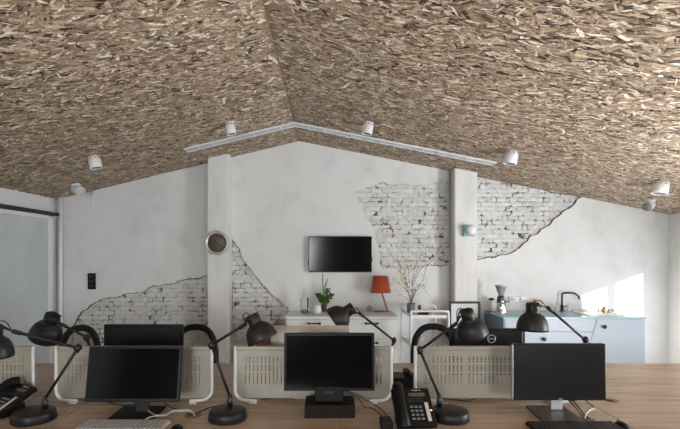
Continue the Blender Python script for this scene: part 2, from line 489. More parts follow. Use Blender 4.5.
# left wall, right wall, front wall
m = MB(); m.box(XL-.12, XL, YF, D+.05, 0, zceil(XL)+.02)
struct(m.build('wall_left', M['white_paint']))
m = MB()
zt = zceil(XR)+.02; zw0, zw1 = .30, 1.48
X1 = XR+.04
m.box(XR, X1, YF, 4.192, 0, zt); m.box(XR, X1, 5.128, D+.05, 0, zt); m.box(XR, X1, 4.192, 5.128, 0, zw0); m.box(XR, X1, 4.192, 5.128, zw1, zt)
m.box(XR, X1, 4.606, 4.684, zw0, zw1)
struct(m.build('wall_right', M['white_paint']))
m = MB()
m.prism([(XL-.1, 0), (XR+.1, 0), (XR+.1, zceil(XR)), (-.364, 2.956), (XL-.1, zceil(XL))], YF-.1, YF)
struct(m.build('wall_front', mat('dark_wall', (.12, .12, .12), .8)))
def window(name, fn):
    m = MB(); fn(m); o = m.build(name, M['white_trim']); struct(o); return o
w = window('window_1', lambda m: (m.box(X1-.015, X1, 4.192, 4.20, zw0, zw1), m.box(X1-.015, X1, 5.12, 5.128, zw0, zw1), m.box(X1-.015, X1, 4.20, 4.606, zw0, zw0+.02), m.box(X1-.015, X1, 4.684, 5.12, zw0, zw0+.02)))
w = window('window_2', lambda m: (m.box(XR-.03, XR-.001, .6, .66, .6, 1.9), m.box(XR-.03, XR-.001, 3.34, 3.4, .6, 1.9), m.box(XR-.03, XR-.001, .66, 3.34, .6, .66), m.box(XR-.03, XR-.001, .66, 3.34, 1.84, 1.9), m.box(XR-.03, XR-.001, 1.97, 2.03, .66, 1.84)))
m = MB(); m.box(XR-.012, XR-.002, .66, 3.34, .66, 1.84); m.build('added_blind', M['blind'], w)  # blind added over solid wall, so no sun enters here
for nm, xw in (('added_window_3', -1.05), ('added_window_4', 2.5)):  # unseen windows added to frame the front fill lights
    w = window(nm, lambda m: (m.box(xw-.7, xw+.7, YF+.001, YF+.04, .87, .93), m.box(xw-.7, xw+.7, YF+.001, YF+.04, 2.27, 2.33), m.box(xw-.7, xw-.64, YF+.001, YF+.04, .93, 2.27), m.box(xw+.64, xw+.7, YF+.001, YF+.04, .93, 2.27)))
    m = MB(); m.box(xw-.64, xw+.64, YF+.002, YF+.014, .93, 2.27); m.build('added_blind', M['blind'], w)  # added blind, solid wall behind it

# ------------------------------------------------------------------ ceiling of strand board
def ceiling():
    V = []; Fc = []; MI = []
    def slab(xa, xb):
        za, zb = zceil(xa), zceil(xb); b = len(V)
        for y in (YF-.1, D+.15):
            V.extend([(xa, y, za), (xb, y, zb), (xb, y, zb+.1), (xa, y, za+.1)])
        for q in ((0, 1, 5, 4), (3, 7, 6, 2), (0, 4, 7, 3), (1, 2, 6, 5), (0, 3, 2, 1), (4, 5, 6, 7)):
            Fc.append([b+i for i in q]); MI.append(0)
    slab(XL-.12, -.364); slab(-.364, XR+.12)
    seams = [2.0, 2.305, 2.62, 2.93]
    for side in (0, 1):
        sl = .2405 if side == 0 else -.1985
        L = math.sqrt(1+sl*sl); u = Vector((1/L, 0, sl/L)); nrm = Vector((sl/L, 0, -1/L)); vv = Vector((0, 1, 0))
        if side == 0: x0, x1 = XL-.02, -.364
        else: x0, x1 = -.364, XR+.02
        W_ = (x1-x0)*L
        O = Vector((x0, 0, zceil(x0)))
        y0, y1 = .6, D+.0
        N = int(W_*(y1-y0)*3000)
        for i in range(N):
            a = random.random()*W_; b = y0+random.random()*(y1-y0)
            big = random.random()
            ln = random.uniform(.03, .095)*(1.75 if big > .96 else 1)
            wd = random.uniform(.006, .025)*(1.5 if big > .96 else 1)*(.6 if big < .3 else 1)
            th = random.gauss(0, .45) if random.random() < .68 else random.uniform(-1.5, 1.5)
            th += .10 if side == 0 else -.05
            layer = i/N
            h = .0008+.0026*layer+random.random()*.0004
            tilt = random.gauss(0, .03); tilt2 = random.gauss(0, .012)
            c, s = math.cos(th), math.sin(th)
            k1, k2, k3, k4 = (random.uniform(.5, 1) for _ in range(4))
            loc = [(-ln/2, -wd/2*k1*.6), (-ln*.3*k1, -wd/2), (ln*.35*k2, -wd/2*k3), (ln/2, -wd/2*k2*.5), (ln/2*k4, wd/2*k3), (-ln*.4*k3, wd/2)]
            pa = [(a+p*c-q*s, b+p*s+q*c, p, q) for p, q in loc]
            if min(p[0] for p in pa) < 0 or max(p[0] for p in pa) > W_ or max(p[1] for p in pa) > y1: continue
            base = len(V)
            for A, B, p, q in pa:
                V.append(tuple(O+u*A+vv*B+nrm*max(.0004, h+q*tilt+p*tilt2)))
            Fc.append([base+5-t for t in range(6)]); MI.append(1)
    me = bpy.data.meshes.new('ceiling')
    me.from_pydata(V, [], Fc); me.materials.append(M['osb_base']); me.materials.append(M['flake'])
    me.polygons.foreach_set('material_index', np.array(MI, dtype=np.int32)); me.update()
    o = bpy.data.objects.new('ceiling', me); COL.objects.link(o); return struct(o)
ceiling()
# dark strips under the board joints stand in for shaded gaps (right slope)
m = MB()
for sy in (2.0, 2.305, 2.62):
    x0 = -.30; x1 = XR
    for a, b in ((x0 if sy < 2.1 else x0+1.0, x1),):
        m.quad((a, sy-.0028, zceil(a)-.009), (b, sy-.0028, zceil(b)-.009), (b, sy+.0028, zceil(b)-.009), (a, sy+.0028, zceil(a)-.009))
o = m.build('seam_strips', M['ink']); struct(o)

# pilasters
m = MB()
x0, x1 = (207.5-VX)*5.3/F, (228-VX)*5.3/F
m.prism([(x0, 0), (x1, 0), (x1, zceil(x1)+.01), (x0, zceil(x0)+.01)], 5.3, D+.02)
for f in m.bm.faces: pass
bmesh.ops.bevel(m.bm, geom=[e for e in m.bm.edges if abs((e.verts[0].co-e.verts[1].co).normalized().z) > .99 and e.verts[0].co.y < 5.31], offset=.008, segments=2, affect='EDGES')
struct(m.build('trim_2', M['column']))
m = MB()
x0, x1 = (454.8-VX)*5.3/F, (477.5-VX)*5.3/F
m.prism([(x0, 0), (x1, 0), (x1, zceil(x1)+.01), (x0, zceil(x0)+.01)], 5.3, D+.02)
bmesh.ops.bevel(m.bm, geom=[e for e in m.bm.edges if abs((e.verts[0].co-e.verts[1].co).normalized().z) > .99 and e.verts[0].co.y < 5.31], offset=.008, segments=2, affect='EDGES')
struct(m.build('trim_3', M['column']))
# corner trims on the left
m = MB(); m.tube([(-3.235, 5.46, 0), (-3.235, 5.46, 2.27)], .026, 16)
struct(m.build('trim_4', M['white_trim']))
m = MB(); m.box(XL, XL+.012, 5.36, 5.43, 0, zceil(XL)); struct(m.build('trim_5', M['door_grey']))
# thin pipe on left side of right pilaster
m = MB(); m.tube([(x0-.022, 5.44, 0), (x0-.022, 5.44, zceil(x0)-.0)], .012, 10); struct(m.build('trim_6', M['slat_dark']))
# vertical plaster rib above socket
m = MB()
pts = []
for i in range(26):
    t = i/25; z = 2.355-(2.355-1.72)*t
    pts.append((-2.865+random.uniform(-.004, .004), D-.001, z))
m.tube(pts, [random.uniform(.004, .011)*(1.15-.8*i/25) for i in range(26)], 8)
m.tube([(-2.865, D, 1.72), (-2.868, D, 1.56), (-2.866, D, 1.33)], .0018, 6)
struct(m.build('trim_7', M['plaster']))
# left sliding door
r = bpy.data.objects.new('door_1', None); COL.objects.link(r); r['kind'] = 'structure'; r.location = (XL, 4.0, 0)
m = MB(); m.box(.02, .045, -1.6, 1.25, .02, 1.985, .003); m.build('door_panel', M['door_grey'], r)
m = MB(); m.box(.018, .06, 1.25, 1.32, .02, 2.0, .004); m.box(.018, .06, -1.6, 1.25, 1.985, 2.03, .004); m.build('door_frame', M['white_trim'], r)
m = MB(); m.box(.0, .075, -1.9, 1.42, 2.035, 2.075, .003); m.build('sliding_rail', M['black_metal'], r)

# ------------------------------------------------------------------ ceiling fittings
def cn(x):
    sl = .2405 if x < -.364 else -.1985
    L = math.sqrt(1+sl*sl); return Vector((sl/L, 0, -1/L))
def on_ceiling(px, py):
    # intersection of the view ray with the roof slope
    for sl, sg in ((.2405, -1), (-.1985, 1)):
        # z = 2.956 + sl*(x+.364) (both forms)
        c = 2.956+sl*.364-H
        k = c/((VY-py)-sl*(px-VX)); x = (px-VX)*k
        if k > 0 and (x+.364)*sg > 0: break
    return Vector((x, F*k, H+(VY-py)*k))
G = 'white ceiling spotlights'
def spot(px, py, rad, ln, label):
    p = on_ceiling(px, py); n = cn(p.x)
    t = thing('ceiling_spotlight', label, 'spotlight', p, group=G)
    Mx = axisM((0, 0, 0), n)
    m = MB(); m.lathe([(rad*.9, -.002), (rad*.9, .012), (rad*.96, .012), (rad*.96, .016), (rad, .018), (rad, ln-.004), (rad*.97, ln), (rad*.80, ln), (rad*.76, ln-.006)], 32, Mx, cap=False)
    m.build('body', M['spot_white'], t)
    m = MB(); m.lathe([(0, ln-.007), (rad*.77, ln-.007), (rad*.77, ln-.012), (0, ln-.012)], 32, Mx); m.build('lens', M['lens'], t)
    for i in range(10):
        a = 2*PI*i/10; m = MB()
        c = Vector((rad*math.cos(a), rad*math.sin(a), .026)); m.ball(c, .0055, u=8, v=6, M=Mx)
        m.build('vent_hole', M['ink'], t)
def tilt_spot(px, py, facing, label, rad=.052):
    p = on_ceiling(px, py); n = cn(p.x)
    t = thing('tilted_spotlight', label, 'spotlight', p, group=G)
    m = MB(); m.lathe([(.05, -.001), (.05, .012), (.02, .014), (.016, .03)], 24, axisM((0, 0, 0), n)); m.build('mount', M['spot_white'], t)
    f = Vector(facing).normalized(); c = n*.055+f*.055
    Mx = axisM(c, f)
    m = MB(); m.lathe([(0, -.085), (rad*.93, -.085), (rad, -.078), (rad, .0), (rad, .035), (rad*.93, .035), (rad*.93, .03)], 32, Mx, cap=False); m.build('body', M['spot_white'], t)
    m = MB(); m.lathe([(0, .031), (rad*.94, .031), (rad*.94, .026), (0, .026)], 32, Mx); m.build('lens', M['lens_light'] if p.x < 0 else M['lens'], t)
spot(229, 122.5, .047, .115, 'slim white ceiling spotlight just above left end of the white vent grille')
spot(93.5, 156.5, .058, .115, 'white cylindrical spotlight on the darker left roof slope, nearest the left edge')
spot(369, 122.5, .050, .11, 'slim white ceiling spotlight behind the right arm of the vent grille, above the television')
spot(512, 151.5, .064, .12, 'white cylindrical spotlight just past the right end of the vent grille')
spot(661.5, 182, .072, .115, 'widest white cylindrical spotlight near the right edge of the ceiling')
tilt_spot(75.5, 184.5, (.85, -.5, -.35), 'small tilted spotlight with pale round face above left wall corner')
tilt_spot(650.5, 200, (-.75, -.6, -.28), 'small tilted spotlight with grey round face above right wall corner')

# linear vent grille
t = thing('vent_grille', 'long white slotted vent grille bent over the ridge of the strand board ceiling', 'vent', (-.364, 4.77, 2.956))
def grille_arm(xe, sgn):
    sl = .2405 if sgn < 0 else -.1985
    L = math.sqrt(1+sl*sl); ln = abs(xe+.364)*L
    u = Vector((sgn/L, 0, sgn*sl/L)); n = cn(-.5 if sgn < 0 else 0)
    Mx = Matrix((( u.x, 0, n.x, 0), (u.y, 1, n.y, 0), (u.z, 0, n.z, 0), (0, 0, 0, 1)))
    m = MB()
    for y in (-.068, .056): m.box(0, ln, y, y+.012, .002, .016, M=Mx)
    k = int(round(ln/.15))
    for i in range(k+1):
        x = i*ln/k; m.box(max(0, x-.005), min(ln, x+.005), -.06, .06, .002, .015, M=Mx)
    m.build('grille_frame', M['spot_white'], t)
    m = MB()
    for i in range(7):
        y = -.05+i*.0155; m.box(0, ln, y, y+.006, .004, .011, M=Mx)
    m.build('grille_slats', M['lens_light'], t)
    m = MB(); m.box(0, ln, -.06, .06, .0, .004, M=Mx); m.build('grille_backing', M['slat_dark'], t)
grille_arm((185-VX)*.0105, -1); grille_arm((495-VX)*.01052, 1)

# ------------------------------------------------------------------ wall objects
# clock on left pilaster
p = at(217.5, 243, 5.3)
t = thing('wall_clock', 'round wall clock with silver rim and brown face on the left pilaster', 'clock', p)
Mx = axisM((0, 0, 0), (0, -1, 0))
m = MB(); m.lathe([(.125, .0), (.142, .012), (.142, .03), (.132, .045), (.118, .045), (.108, .03)], 48, Mx, cap=False); m.build('rim', M['silver'], t)
m = MB(); m.lathe([(0, .028), (.112, .028), (.112, .0), (0, .0)], 48, Mx); m.build('face', M['clock_face'], t)
for i in range(12):
    m = MB(); a = 2*PI*i/12; R_ = Matrix.Rotation(a, 4, 'Y'); m.box(-.003, .003, -.031, -.028, .08, .10, M=R_)
    m.build('hour_mark', M['ink'], t)
for nm, a, l, w in (('hour_hand', 305, .035, .005), ('minute_hand', 118, .075, .0035)):
    m = MB(); m.box(-w, w, -.034, -.031, -.012, l, M=Matrix.Rotation(math.radians(a), 4, 'Y')); m.build(nm, M['ink'], t)
# television
k = 5.44/F
p = at(340.2, 272.3, 5.44)
t = thing('television', 'black flat television mounted on the white plaster wall', 'television', p)
w = 63.2*k; h = 36*k
m = MB(); m.box(-w/2, w/2, 0, .03, 0, h, .004); m.box(-.2, .2, .03, .058, .1, .33, .003); m.build('housing', M['bezel'], t)
m = MB(); m.box(-w/2+.008, w/2-.008, -.002, .002, .014, h-.008); m.build('screen', M['screen'], t)
m = MB(); m.box(-.009, .009, -.006, .004, -.006, .006, .002); m.build('indicator', M['red'], t)
m = MB(); m.box(w/2, w/2+.006, .0, .02, h*.3, h*.42, .002); m.build('side_speaker', M['bezel'], t)
m = MB(); m.box(-w/2-.006, -w/2, .0, .02, h*.22, h*.34, .002); m.build('side_speaker', M['bezel'], t)
# black triple socket, left wall portion
p = at(92.2, 281.2, D)
t = thing('power_socket', 'black vertical triple power socket on the plaster left of the brick patch', 'socket', p)
m = MB(); m.box(-.046, .046, -.022, 0, -.098, .098, .005); m.build('housing', M['black_plastic'], t)
for i in (-1, 0, 1):
    m = MB(); m.lathe([(.026, .0), (.026, .004), (.021, .004), (.019, -.0), (0, -.0)], 20, axisM((0, -.021, i*.06), (0, -1, 0)), cap=False)
    q = m.build('outlet', M['bezel'], t)
    m = MB(); m.box(-.012, -.006, -.0245, -.022, i*.06-.003, i*.06+.003); m.box(.006, .012, -.0245, -.022, i*.06-.003, i*.06+.003); m.build('contact', M['amber'], q)
# wall lamp
p = at(466.5, 230.5, 5.3)
t = thing('wall_lamp', 'small globe wall lamp with mint green square base on the right pilaster', 'lamp', p)
m = MB(); m.box(-.048, .03, -.05, 0, -.065, .065, .008); m.box(-.045, .085, -.055, -.0, -.069, -.058, .002); m.build('lamp_base', M['mint'], t)
m = MB(); m.ball((.028, -.075, .004), .062, u=28, v=18); m.build('globe', M['globe'], t)
# kitchen sockets
for i, (px, mt, lb) in enumerate(((511.3, 'slat_dark', 'grey square switch box left of the two white round sockets'), (517, 'ceramic', 'white round socket next to the grey switch box over the worktop'), (523, 'ceramic', 'white round socket furthest right, over the pale blue worktop'))):
    p = at(px, 299.6, D)
    if i == 0:
        t = thing('switch_box', lb, 'switch', p)
        m = MB(); m.box(-.033, .033, -.03, 0, -.035, .035, .006); m.build('housing', M['lens_light'], t)
        m = MB(); m.box(-.018, .018, -.034, -.03, -.02, .02, .002); m.build('rocker', M['slat_dark'], t)
    else:
        t = thing('power_socket', lb, 'socket', p, group='white round sockets')
        m = MB(); m.box(-.034, .034, -.014, 0, -.036, .036, .008); m.build('plate', M['ceramic'], t)
        m = MB(); m.lathe([(.026, .013), (.026, .018), (.022, .018), (.02, .013)], 24, axisM((0, 0, 0), (0, -1, 0)), cap=False); m.build('socket_ring', M['slat_dark'], t)
        m = MB(); m.box(-.013, .013, -.0165, -.013, -.005, .005); m.build('contact', M['grommet'], t)

# ------------------------------------------------------------------ white drawer cabinet
yF, yB, ZC = 4.95, 5.47, .90
kc = yF/F
x0, x1 = (285-VX)*kc, (398.5-VX)*kc
t = thing('drawer_cabinet', 'low white cabinet with black cup handles under the television', 'cabinet', ((x0+x1)/2, (yF+yB)/2, 0))
cx, cy = (x0+x1)/2, (yF+yB)/2
hw = (x1-x0)/2; hd = (yB-yF)/2
m = MB(); m.box(-hw+.01, hw-.01, -hd+.02, hd, .06, ZC-.03, .002); m.build('body', M['white_paint'], t)
m = MB(); m.box(-hw, hw, -hd-.005, hd, ZC-.028, ZC, .004); m.build('cabinet_top', M['white_paint'], t)
m = MB(); m.box(-hw+.04, hw-.04, -hd+.05, hd-.02, 0, .06); m.build('plinth', M['white_paint'], t)
for sx in (-1, 1):
    for i, (za, zb) in enumerate(((.66, .862), (.37, .65), (.075, .36))):
        xa, xb = (-hw+.015, -.004) if sx < 0 else (.004, hw-.015)
        m = MB(); m.box(xa, xb, -hd, -hd+.02, za, zb, .003); d = m.build('drawer', M['white_paint'], t)
        xc = (-.30 if sx < 0 else .325); zc = zb-.038
        m = MB(); m.tube([(xc-.062, -hd, zc-.002), (xc-.062, -hd-.028, zc), (xc+.062, -hd-.028, zc), (xc+.062, -hd, zc-.002)], .007, 10)
        m.box(xc-.072, xc-.052, -hd-.032, -hd, zc-.012, zc+.012, .003); m.box(xc+.052, xc+.072, -hd-.032, -hd, zc-.012, zc+.012, .003)
        m.build('handle', M['black_metal'], d)
def on_cab(px, py): return atz(px, py, ZC)
# candle + holders
p = on_cab(301, 312.2); s = p.y/F
t = thing('candlestick', 'silver candlestick with white candle at the left end of the cabinet', 'candlestick', p)
m = MB(); m.lathe([(0, 0), (.030, 0), (.030, .004), (.009, .012), (.006, .03), (.0065, .13), (.012, .15), (.013, .175), (.009, .18), (0, .18)], 20); m.build('stand', M['chrome'], t)
m = MB(); m.lathe([(0, .165), (.0125, .165), (.012, .275), (.006, .282), (0, .282)], 14); m.build('candle', M['ceramic'], t)
p = on_cab(307.8, 312.6)
t = thing('candlestick', 'short dark candle holder between silver candlestick and white jug', 'candlestick', p)
m = MB(); m.lathe([(0, 0), (.024, 0), (.024, .006), (.012, .012), (.0085, .02), (.0085, .145), (.011, .15), (.0085, .17), (0, .17)], 16); m.build('stand', M['brown_glass'], t)
p = atz(304.5, 313.8, ZC)
m = MB(); m.lathe([(0, 0), (.026, 0), (.034, .02), (.030, .045), (.026, .045), (.029, .02), (.022, .004), (0, .004)], 20)
tag(m.build('glass_bowl', M['glass_blue'], loc=p), 'small dark glass bowl at the foot of the candlesticks', 'bowl')
p = atz(316.5, 314, ZC)
t = thing('jug', 'round white jug with handle beside the potted plant on the cabinet', 'jug', p)
m = MB(); m.lathe([(0, 0), (.038, 0), (.056, .02), (.060, .045), (.052, .075), (.044, .09), (.046, .1), (.042, .1), (.040, .09), (.048, .07), (.052, .045), (.03, .008), (0, .008)], 28); m.build('body', M['ceramic'], t)
m = MB(); m.tube(smooth_path([(-.05, -.0, .08), (-.085, -.005, .075), (-.09, -.005, .045), (-.055, 0, .025)]), .007, 10); m.build('handle', M['ceramic'], t)
# plant
p = atz(324, 311.5, ZC)
t = thing('potted_plant', 'bushy green potted plant with a tall sprig in a brown pot', 'plant', p)
m = MB(); m.lathe([(0, 0), (.027, 0), (.038, .085), (.034, .085), (.026, .01), (0, .01)], 24); m.build('pot', M['brown_glass'], t)
m = MB(); m.lathe([(0, .074), (.034, .074), (.034, .07), (0, .07)], 20); m.build('soil', M['ink'], t)
ms = MB(); ml = MB()
def leaf(mb, c, d, ln, wd):
    d = Vector(d).normalized(); side = d.cross(Vector((random.uniform(-.3, .3), -1, random.uniform(-.3, .3))))
    if side.length < .01: side = Vector((1, 0, 0))
    side.normalize(); nn = d.cross(side)*.15*ln
    c = Vector(c)
    pts = [c, c+d*ln*.3+side*wd*.5-nn*.3, c+d*ln*.7+side*wd*.45-nn*.2, c+d*ln, c+d*ln*.7-side*wd*.45-nn*.2, c+d*ln*.3-side*wd*.5-nn*.3]
    mid = [c+d*ln*.3+nn*.6, c+d*ln*.7+nn*.6]
    v = [mb.bm.verts.new(q) for q in pts]; mm = [mb.bm.verts.new(q) for q in mid]
    for f in ((v[0], v[1], mm[0]), (v[1], v[2], mm[1], mm[0]), (v[2], v[3], mm[1]), (v[0], mm[0], v[5]), (mm[0], mm[1], v[4], v[5]), (mm[1], v[3], v[4])):
        mb.bm.faces.new(f)
stems = [((-.012, 0, .07), (-.01, 0, .2), (-.015, .005, .33), (-.012, 0, .44)), ((.0, 0, .07), (.005, 0, .25), (.02, 0, .32), (.038, 0, .38)), ((-.01, 0, .07), (-.045, 0, .13), (-.075, 0, .19)),
         ((.01, 0, .07), (.035, -.01, .13), (.07, -.01, .18)), ((.01, .01, .07), (.03, .01, .18), (.048, .01, .26)), ((0, -.02, .07), (-.03, -.03, .15), (-.045, -.03, .2)), ((0, -.02, .07), (.0, -.04, .12), (.01, -.05, .16)), ((0, 0, .07), (.06, -.02, .15), (.085, -.02, .2))]
for si, st in enumerate(stems):
    pth = smooth_path(st, 6); ms.tube(pth, .0035 if si > 1 else .0045, 6)
    for j, q in enumerate(pth[3:]):
        for r_ in range(2 if si > 1 else 1):
            d = (random.uniform(-1, 1), random.uniform(-1, .4), random.uniform(-.1, 1))
            leaf(ml, q, d, random.uniform(.03, .05) if si > 1 else random.uniform(.014, .026), random.uniform(.018, .028) if si > 1 else .008)
ms.build('stems', M['leaf'], t); ml.build('leaves', M['leaf'], t)
# crystal ornament
p = atz(369.3, 311.2, ZC)
m = MB(); r_ = bmesh.ops.create_icosphere(m.bm, subdivisions=1, radius=.036)
for v in r_['verts']: v.co.z += .031
bmesh.ops.wireframe(m.bm, faces=list(m.bm.faces), thickness=.008, use_replace=True, use_even_offset=True)
tag(m.build('ornament', M['slat_dark'], loc=p), 'small round grey lattice ornament left of the orange lamp', 'ornament')
# orange lamp
p = atz(379.5, 311.8, ZC); s = p.y/F
t = thing('table_lamp', 'orange table lamp with conical shade and slanted stem on the cabinet', 'lamp', p)
m = MB(); m.box(-.075, .058, -.045, .045, 0, .012, .003); m.build('lamp_base', M['orange'], t)
m = MB(); m.tube([(.014, 0, .26), (.086, 0, .014), (.093, 0, .007)], .006, 12); m.tube([(.024, 0, .25), (.105, -.005, .006)], .004, 8); m.box(.058, .112, -.012, .012, 0, .008, .002); m.build('stem', M['orange'], t)
m = MB(); m.lathe([(.121, .228), (.090, .425), (.087, .425), (.118, .228)], 40, Matrix.Translation((.013, 0, 0)), cap=False)
m.lathe([(0, .419), (.087, .419)], 40, Matrix.Translation((.013, 0, 0)), cap=False); m.build('lamp_shade', M['orange'], t)
m = MB(); m.lathe([(0, .24), (.018, .245), (.026, .27), (.018, .30), (.012, .32), (0, .32)], 20, Matrix.Translation((.013, 0, 0))); m.build('bulb', M['ceramic'], t)

# ------------------------------------------------------------------ utility trolley
yf, yb = 4.72, 5.30; kf = yf/F
xa, xb = (410.8-VX)*kf, (448.5-VX)*kf
cx, cy = (xa+xb)/2, (yf+yb)/2; hw = (xb-xa)/2; hd = (yb-yf)/2
t = thing('utility_trolley', 'white tubular utility trolley between the cabinet and the right pilaster', 'trolley', (cx, cy, 0))
zt_ = .985
m = MB()
for y in (-hd, hd):
    m.tube(smooth_path([(-hw, y, .05), (-hw, y, .4), (-hw, y, zt_-.05), (-hw+.015, y, zt_-.012), (-hw+.05, y, zt_), (hw-.05, y, zt_), (hw-.015, y, zt_-.012), (hw, y, zt_-.05), (hw, y, .4), (hw, y, .05)], 5), .0125, 10)
for x in (-hw, hw):
    m.tube([(x, -hd, zt_-.055), (x, hd, zt_-.055)], .009, 8)
m.build('tube_frame', M['ceramic'], t)
for z in (.915, .60, .25):
    m = MB(); m.box(-hw+.005, hw-.005, -hd+.005, hd-.005, z-.004, z); m.box(-hw+.003, hw-.003, -hd+.002, -hd+.008, z-.004, z+.028); m.box(-hw+.003, hw-.003, hd-.008, hd-.002, z-.004, z+.028)
    m.box(-hw+.002, -hw+.008, -hd, hd, z-.004, z+.028); m.box(hw-.008, hw-.002, -hd, hd, z-.004, z+.028)
    m.build('tray', M['white_paint'], t)
for x in (-hw, hw):
    for y in (-hd, hd):
        m = MB(); m.lathe([(0, -.011), (.025, -.011), (.027, 0), (.025, .011), (0, .011)], 18, axisM((x, y, .027), (1, 0, 0))); m.build('wheel', M['black_plastic'], t)
ZT = .915
def on_tray(px, py, z=ZT): return atz(px, py, z)
p = on_tray(411, 311.0); p.y = 5.1; p.x = (411-VX)*p.y/F
t = thing('flower_vase', 'blue grey glass vase of dried branches and pale blossoms on the trolley', 'vase', p)
m = MB(); m.lathe([(0, 0), (.038, 0), (.044, .006), (.046, .115), (.042, .115), (.040, .01), (0, .01)], 28); m.build('vase', M['glass_blue'], t)
mb_ = MB(); fl = MB()
kv = p.y/F
def rel(px, py, dy=0): return Vector(((px-411)*kv, dy, H-(py-VY)*kv-ZT))
br = [[(411, 305), (409, 290), (402, 268), (393, 257), (389, 255)], [(411, 305), (412, 285), (416, 265), (420, 257), (423, 254)], [(411, 305), (413, 288), (420, 270), (431, 262), (438, 250), (441, 247)],
      [(411, 305), (407, 287), (403, 272), (396, 262)], [(411, 305), (409, 285), (408, 268), (403, 258)], [(411, 305), (413, 282), (418, 268), (416, 254)], [(411, 305), (414, 292), (422, 281), (426, 266)],
      [(411, 304), (405, 297), (400, 294.5), (396, 296)], [(411, 304), (416, 291), (422, 288), (429, 296)], [(411, 304), (417, 288), (424, 285), (428, 284)], [(411, 305), (408, 292), (401, 284), (394, 281)], [(411, 305), (408, 290), (404, 277), (399, 270)],
      [(412, 300), (415, 290), (420, 286), (426, 288)]]
for i, b in enumerate(br):
    dy = random.uniform(-.06, .06)
    pts = [rel(a, c, dy*j/len(b)) for j, (a, c) in enumerate(b)]
    pts = smooth_path(pts, 6); n = len(pts)
    mb_.tube(pts, [.0038-.0022*j/n for j in range(n)], 6)
    for j in range(n//3, n, 2):
        if i in (7, 8, 9): continue
        d = Vector((random.uniform(-1, 1), random.uniform(-.6, .6), random.uniform(.1, 1))).normalized()*random.uniform(.03, .08)
        mb_.tube([pts[j], pts[j]+d*.6+Vector((random.uniform(-.008, .008), 0, 0)), pts[j]+d], [.002, .0015, .0008], 5)
    if i in (0, 3, 4, 10, 11, 1, 6):
        cnt = 9 if i in (3, 4, 10, 11) else 4
        for q in range(cnt):
            c = pts[random.randrange(n//3, n)]+Vector((random.uniform(-.045, .03), random.uniform(-.03, .03), random.uniform(-.05, .03)))
            for r_ in range(5):
                leaf(fl, c, (random.uniform(-1, 1), random.uniform(-1, .3), random.uniform(-1, 1)), random.uniform(.014, .026), random.uniform(.012, .018))
for q in range(64):
    c = rel(random.gauss(403.5, 5), random.uniform(262, 296), random.uniform(-.05, .04))
    for r_ in range(5): leaf(fl, c, (random.uniform(-1, 1), random.uniform(-1, .3), random.uniform(-1, 1)), random.uniform(.014, .028), random.uniform(.012, .02))
mb_.build('dried_branches', M['dry_stem'], t); fl.build('blossoms', M['blossom'], t)
p = Vector(((419.5-VX)*4.95/F, 4.95, ZT))
m = MB(); m.lathe([(0, 0), (.018, 0), (.019, .004), (.019, .085), (.013, .098), (.013, .11), (0, .11)], 20)
tag(m.build('bottle', M['brown_glass'], loc=p), 'small brown bottle beside the vase on the trolley', 'bottle')
p = Vector(((424.5-VX)*4.88/F, 4.88, ZT))
m = MB(); m.lathe([(0, 0), (.04, 0), (.046, .02), (.038, .05), (.018, .066), (0, .068)], 24)
tag(m.build('pot', M['black_metal'], loc=p), 'rounded black pot on the top tray of the trolley', 'pot')
p = Vector(((430-VX)*4.82/F, 4.82, ZT))
m = MB(); m.box(-.014, .014, -.014, .014, 0, .05, .003)
tag(m.build('jar', M['amber'], loc=p), 'little amber jar right of the black pot on the trolley', 'jar')
p = Vector(((413.5-VX)*4.85/F, 4.85, .60))
m = MB(); m.lathe([(0, 0), (.018, 0), (.02, .004), (.02, .075), (.010, .09), (.010, .11), (0, .11)], 18)
tag(m.build('bottle', M['amber'], loc=p), 'amber bottle on the middle tray of the trolley', 'bottle')
p = Vector(((420-VX)*4.9/F, 4.9, .60))
m = MB(); m.lathe([(0, 0), (.03, 0), (.038, .05), (.036, .09), (.032, .09), (.034, .05), (.027, .005), (0, .005)], 20)
tag(m.build('cup', M['ceramic'], loc=p), 'white cup on the middle tray of the trolley', 'cup')

# framed print against the right pilaster
k = 5.27/F
p = at(465, 301.5, 5.27); hgt = .56
t = thing('picture_frame', 'black framed pale print against the foot of the right pilaster', 'picture', (p.x, 5.298, p.z-hgt))
hw = 15.8*k
m = MB()
for a in ((-hw, -hw+.026, 0, hgt), (hw-.026, hw, 0, hgt)): m.box(a[0], a[1], -.025, 0, a[2], a[3], .002)
m.box(-hw+.026, hw-.026, -.025, 0, 0, .026, .002); m.box(-hw+.026, hw-.026, -.025, 0, hgt-.026, hgt, .002); m.build('frame', M['ink'], t)
m = MB(); m.box(-hw+.026, hw-.026, -.012, -.004, .026, hgt-.026); m.build('print', M['print'], t)

# ------------------------------------------------------------------ kitchen run
ky = 4.90; ka = ky/F; ZW = .90
xl, xr = (503.5-VX)*ka, (645-VX)*ka
t = thing('kitchen_cabinet', 'pale blue kitchen base cabinets along the right part of the back wall', 'cabinet', (xl, D, 0))
KW = xr-xl; KDp = D-ky
m = MB(); m.box(.02, KW-.012, -KDp+.022, -.01, .08, ZW-.02); m.build('body', M['kitchen_front'], t)
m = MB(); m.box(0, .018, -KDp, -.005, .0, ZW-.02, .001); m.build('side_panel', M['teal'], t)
m = MB(); m.box(.03, KW-.03, -KDp+.06, -.02, 0, .08); m.build('plinth', M['lens_light'], t)
def kx(px): return (px-VX)*ka-xl
def kz(py): return H-(py-VY)*ka
ztop = ZW-.024; zl = kz(331.8); slope = (597-590)/(344-320)
def sx(z): return kx(597)-(kz(320)-z)*slope
m = MB(); m.prism([(.02, zl+.003), (sx(zl)-.012, zl+.003), (sx(ztop)-.012, ztop), (.02, ztop)], -KDp, -KDp+.02)
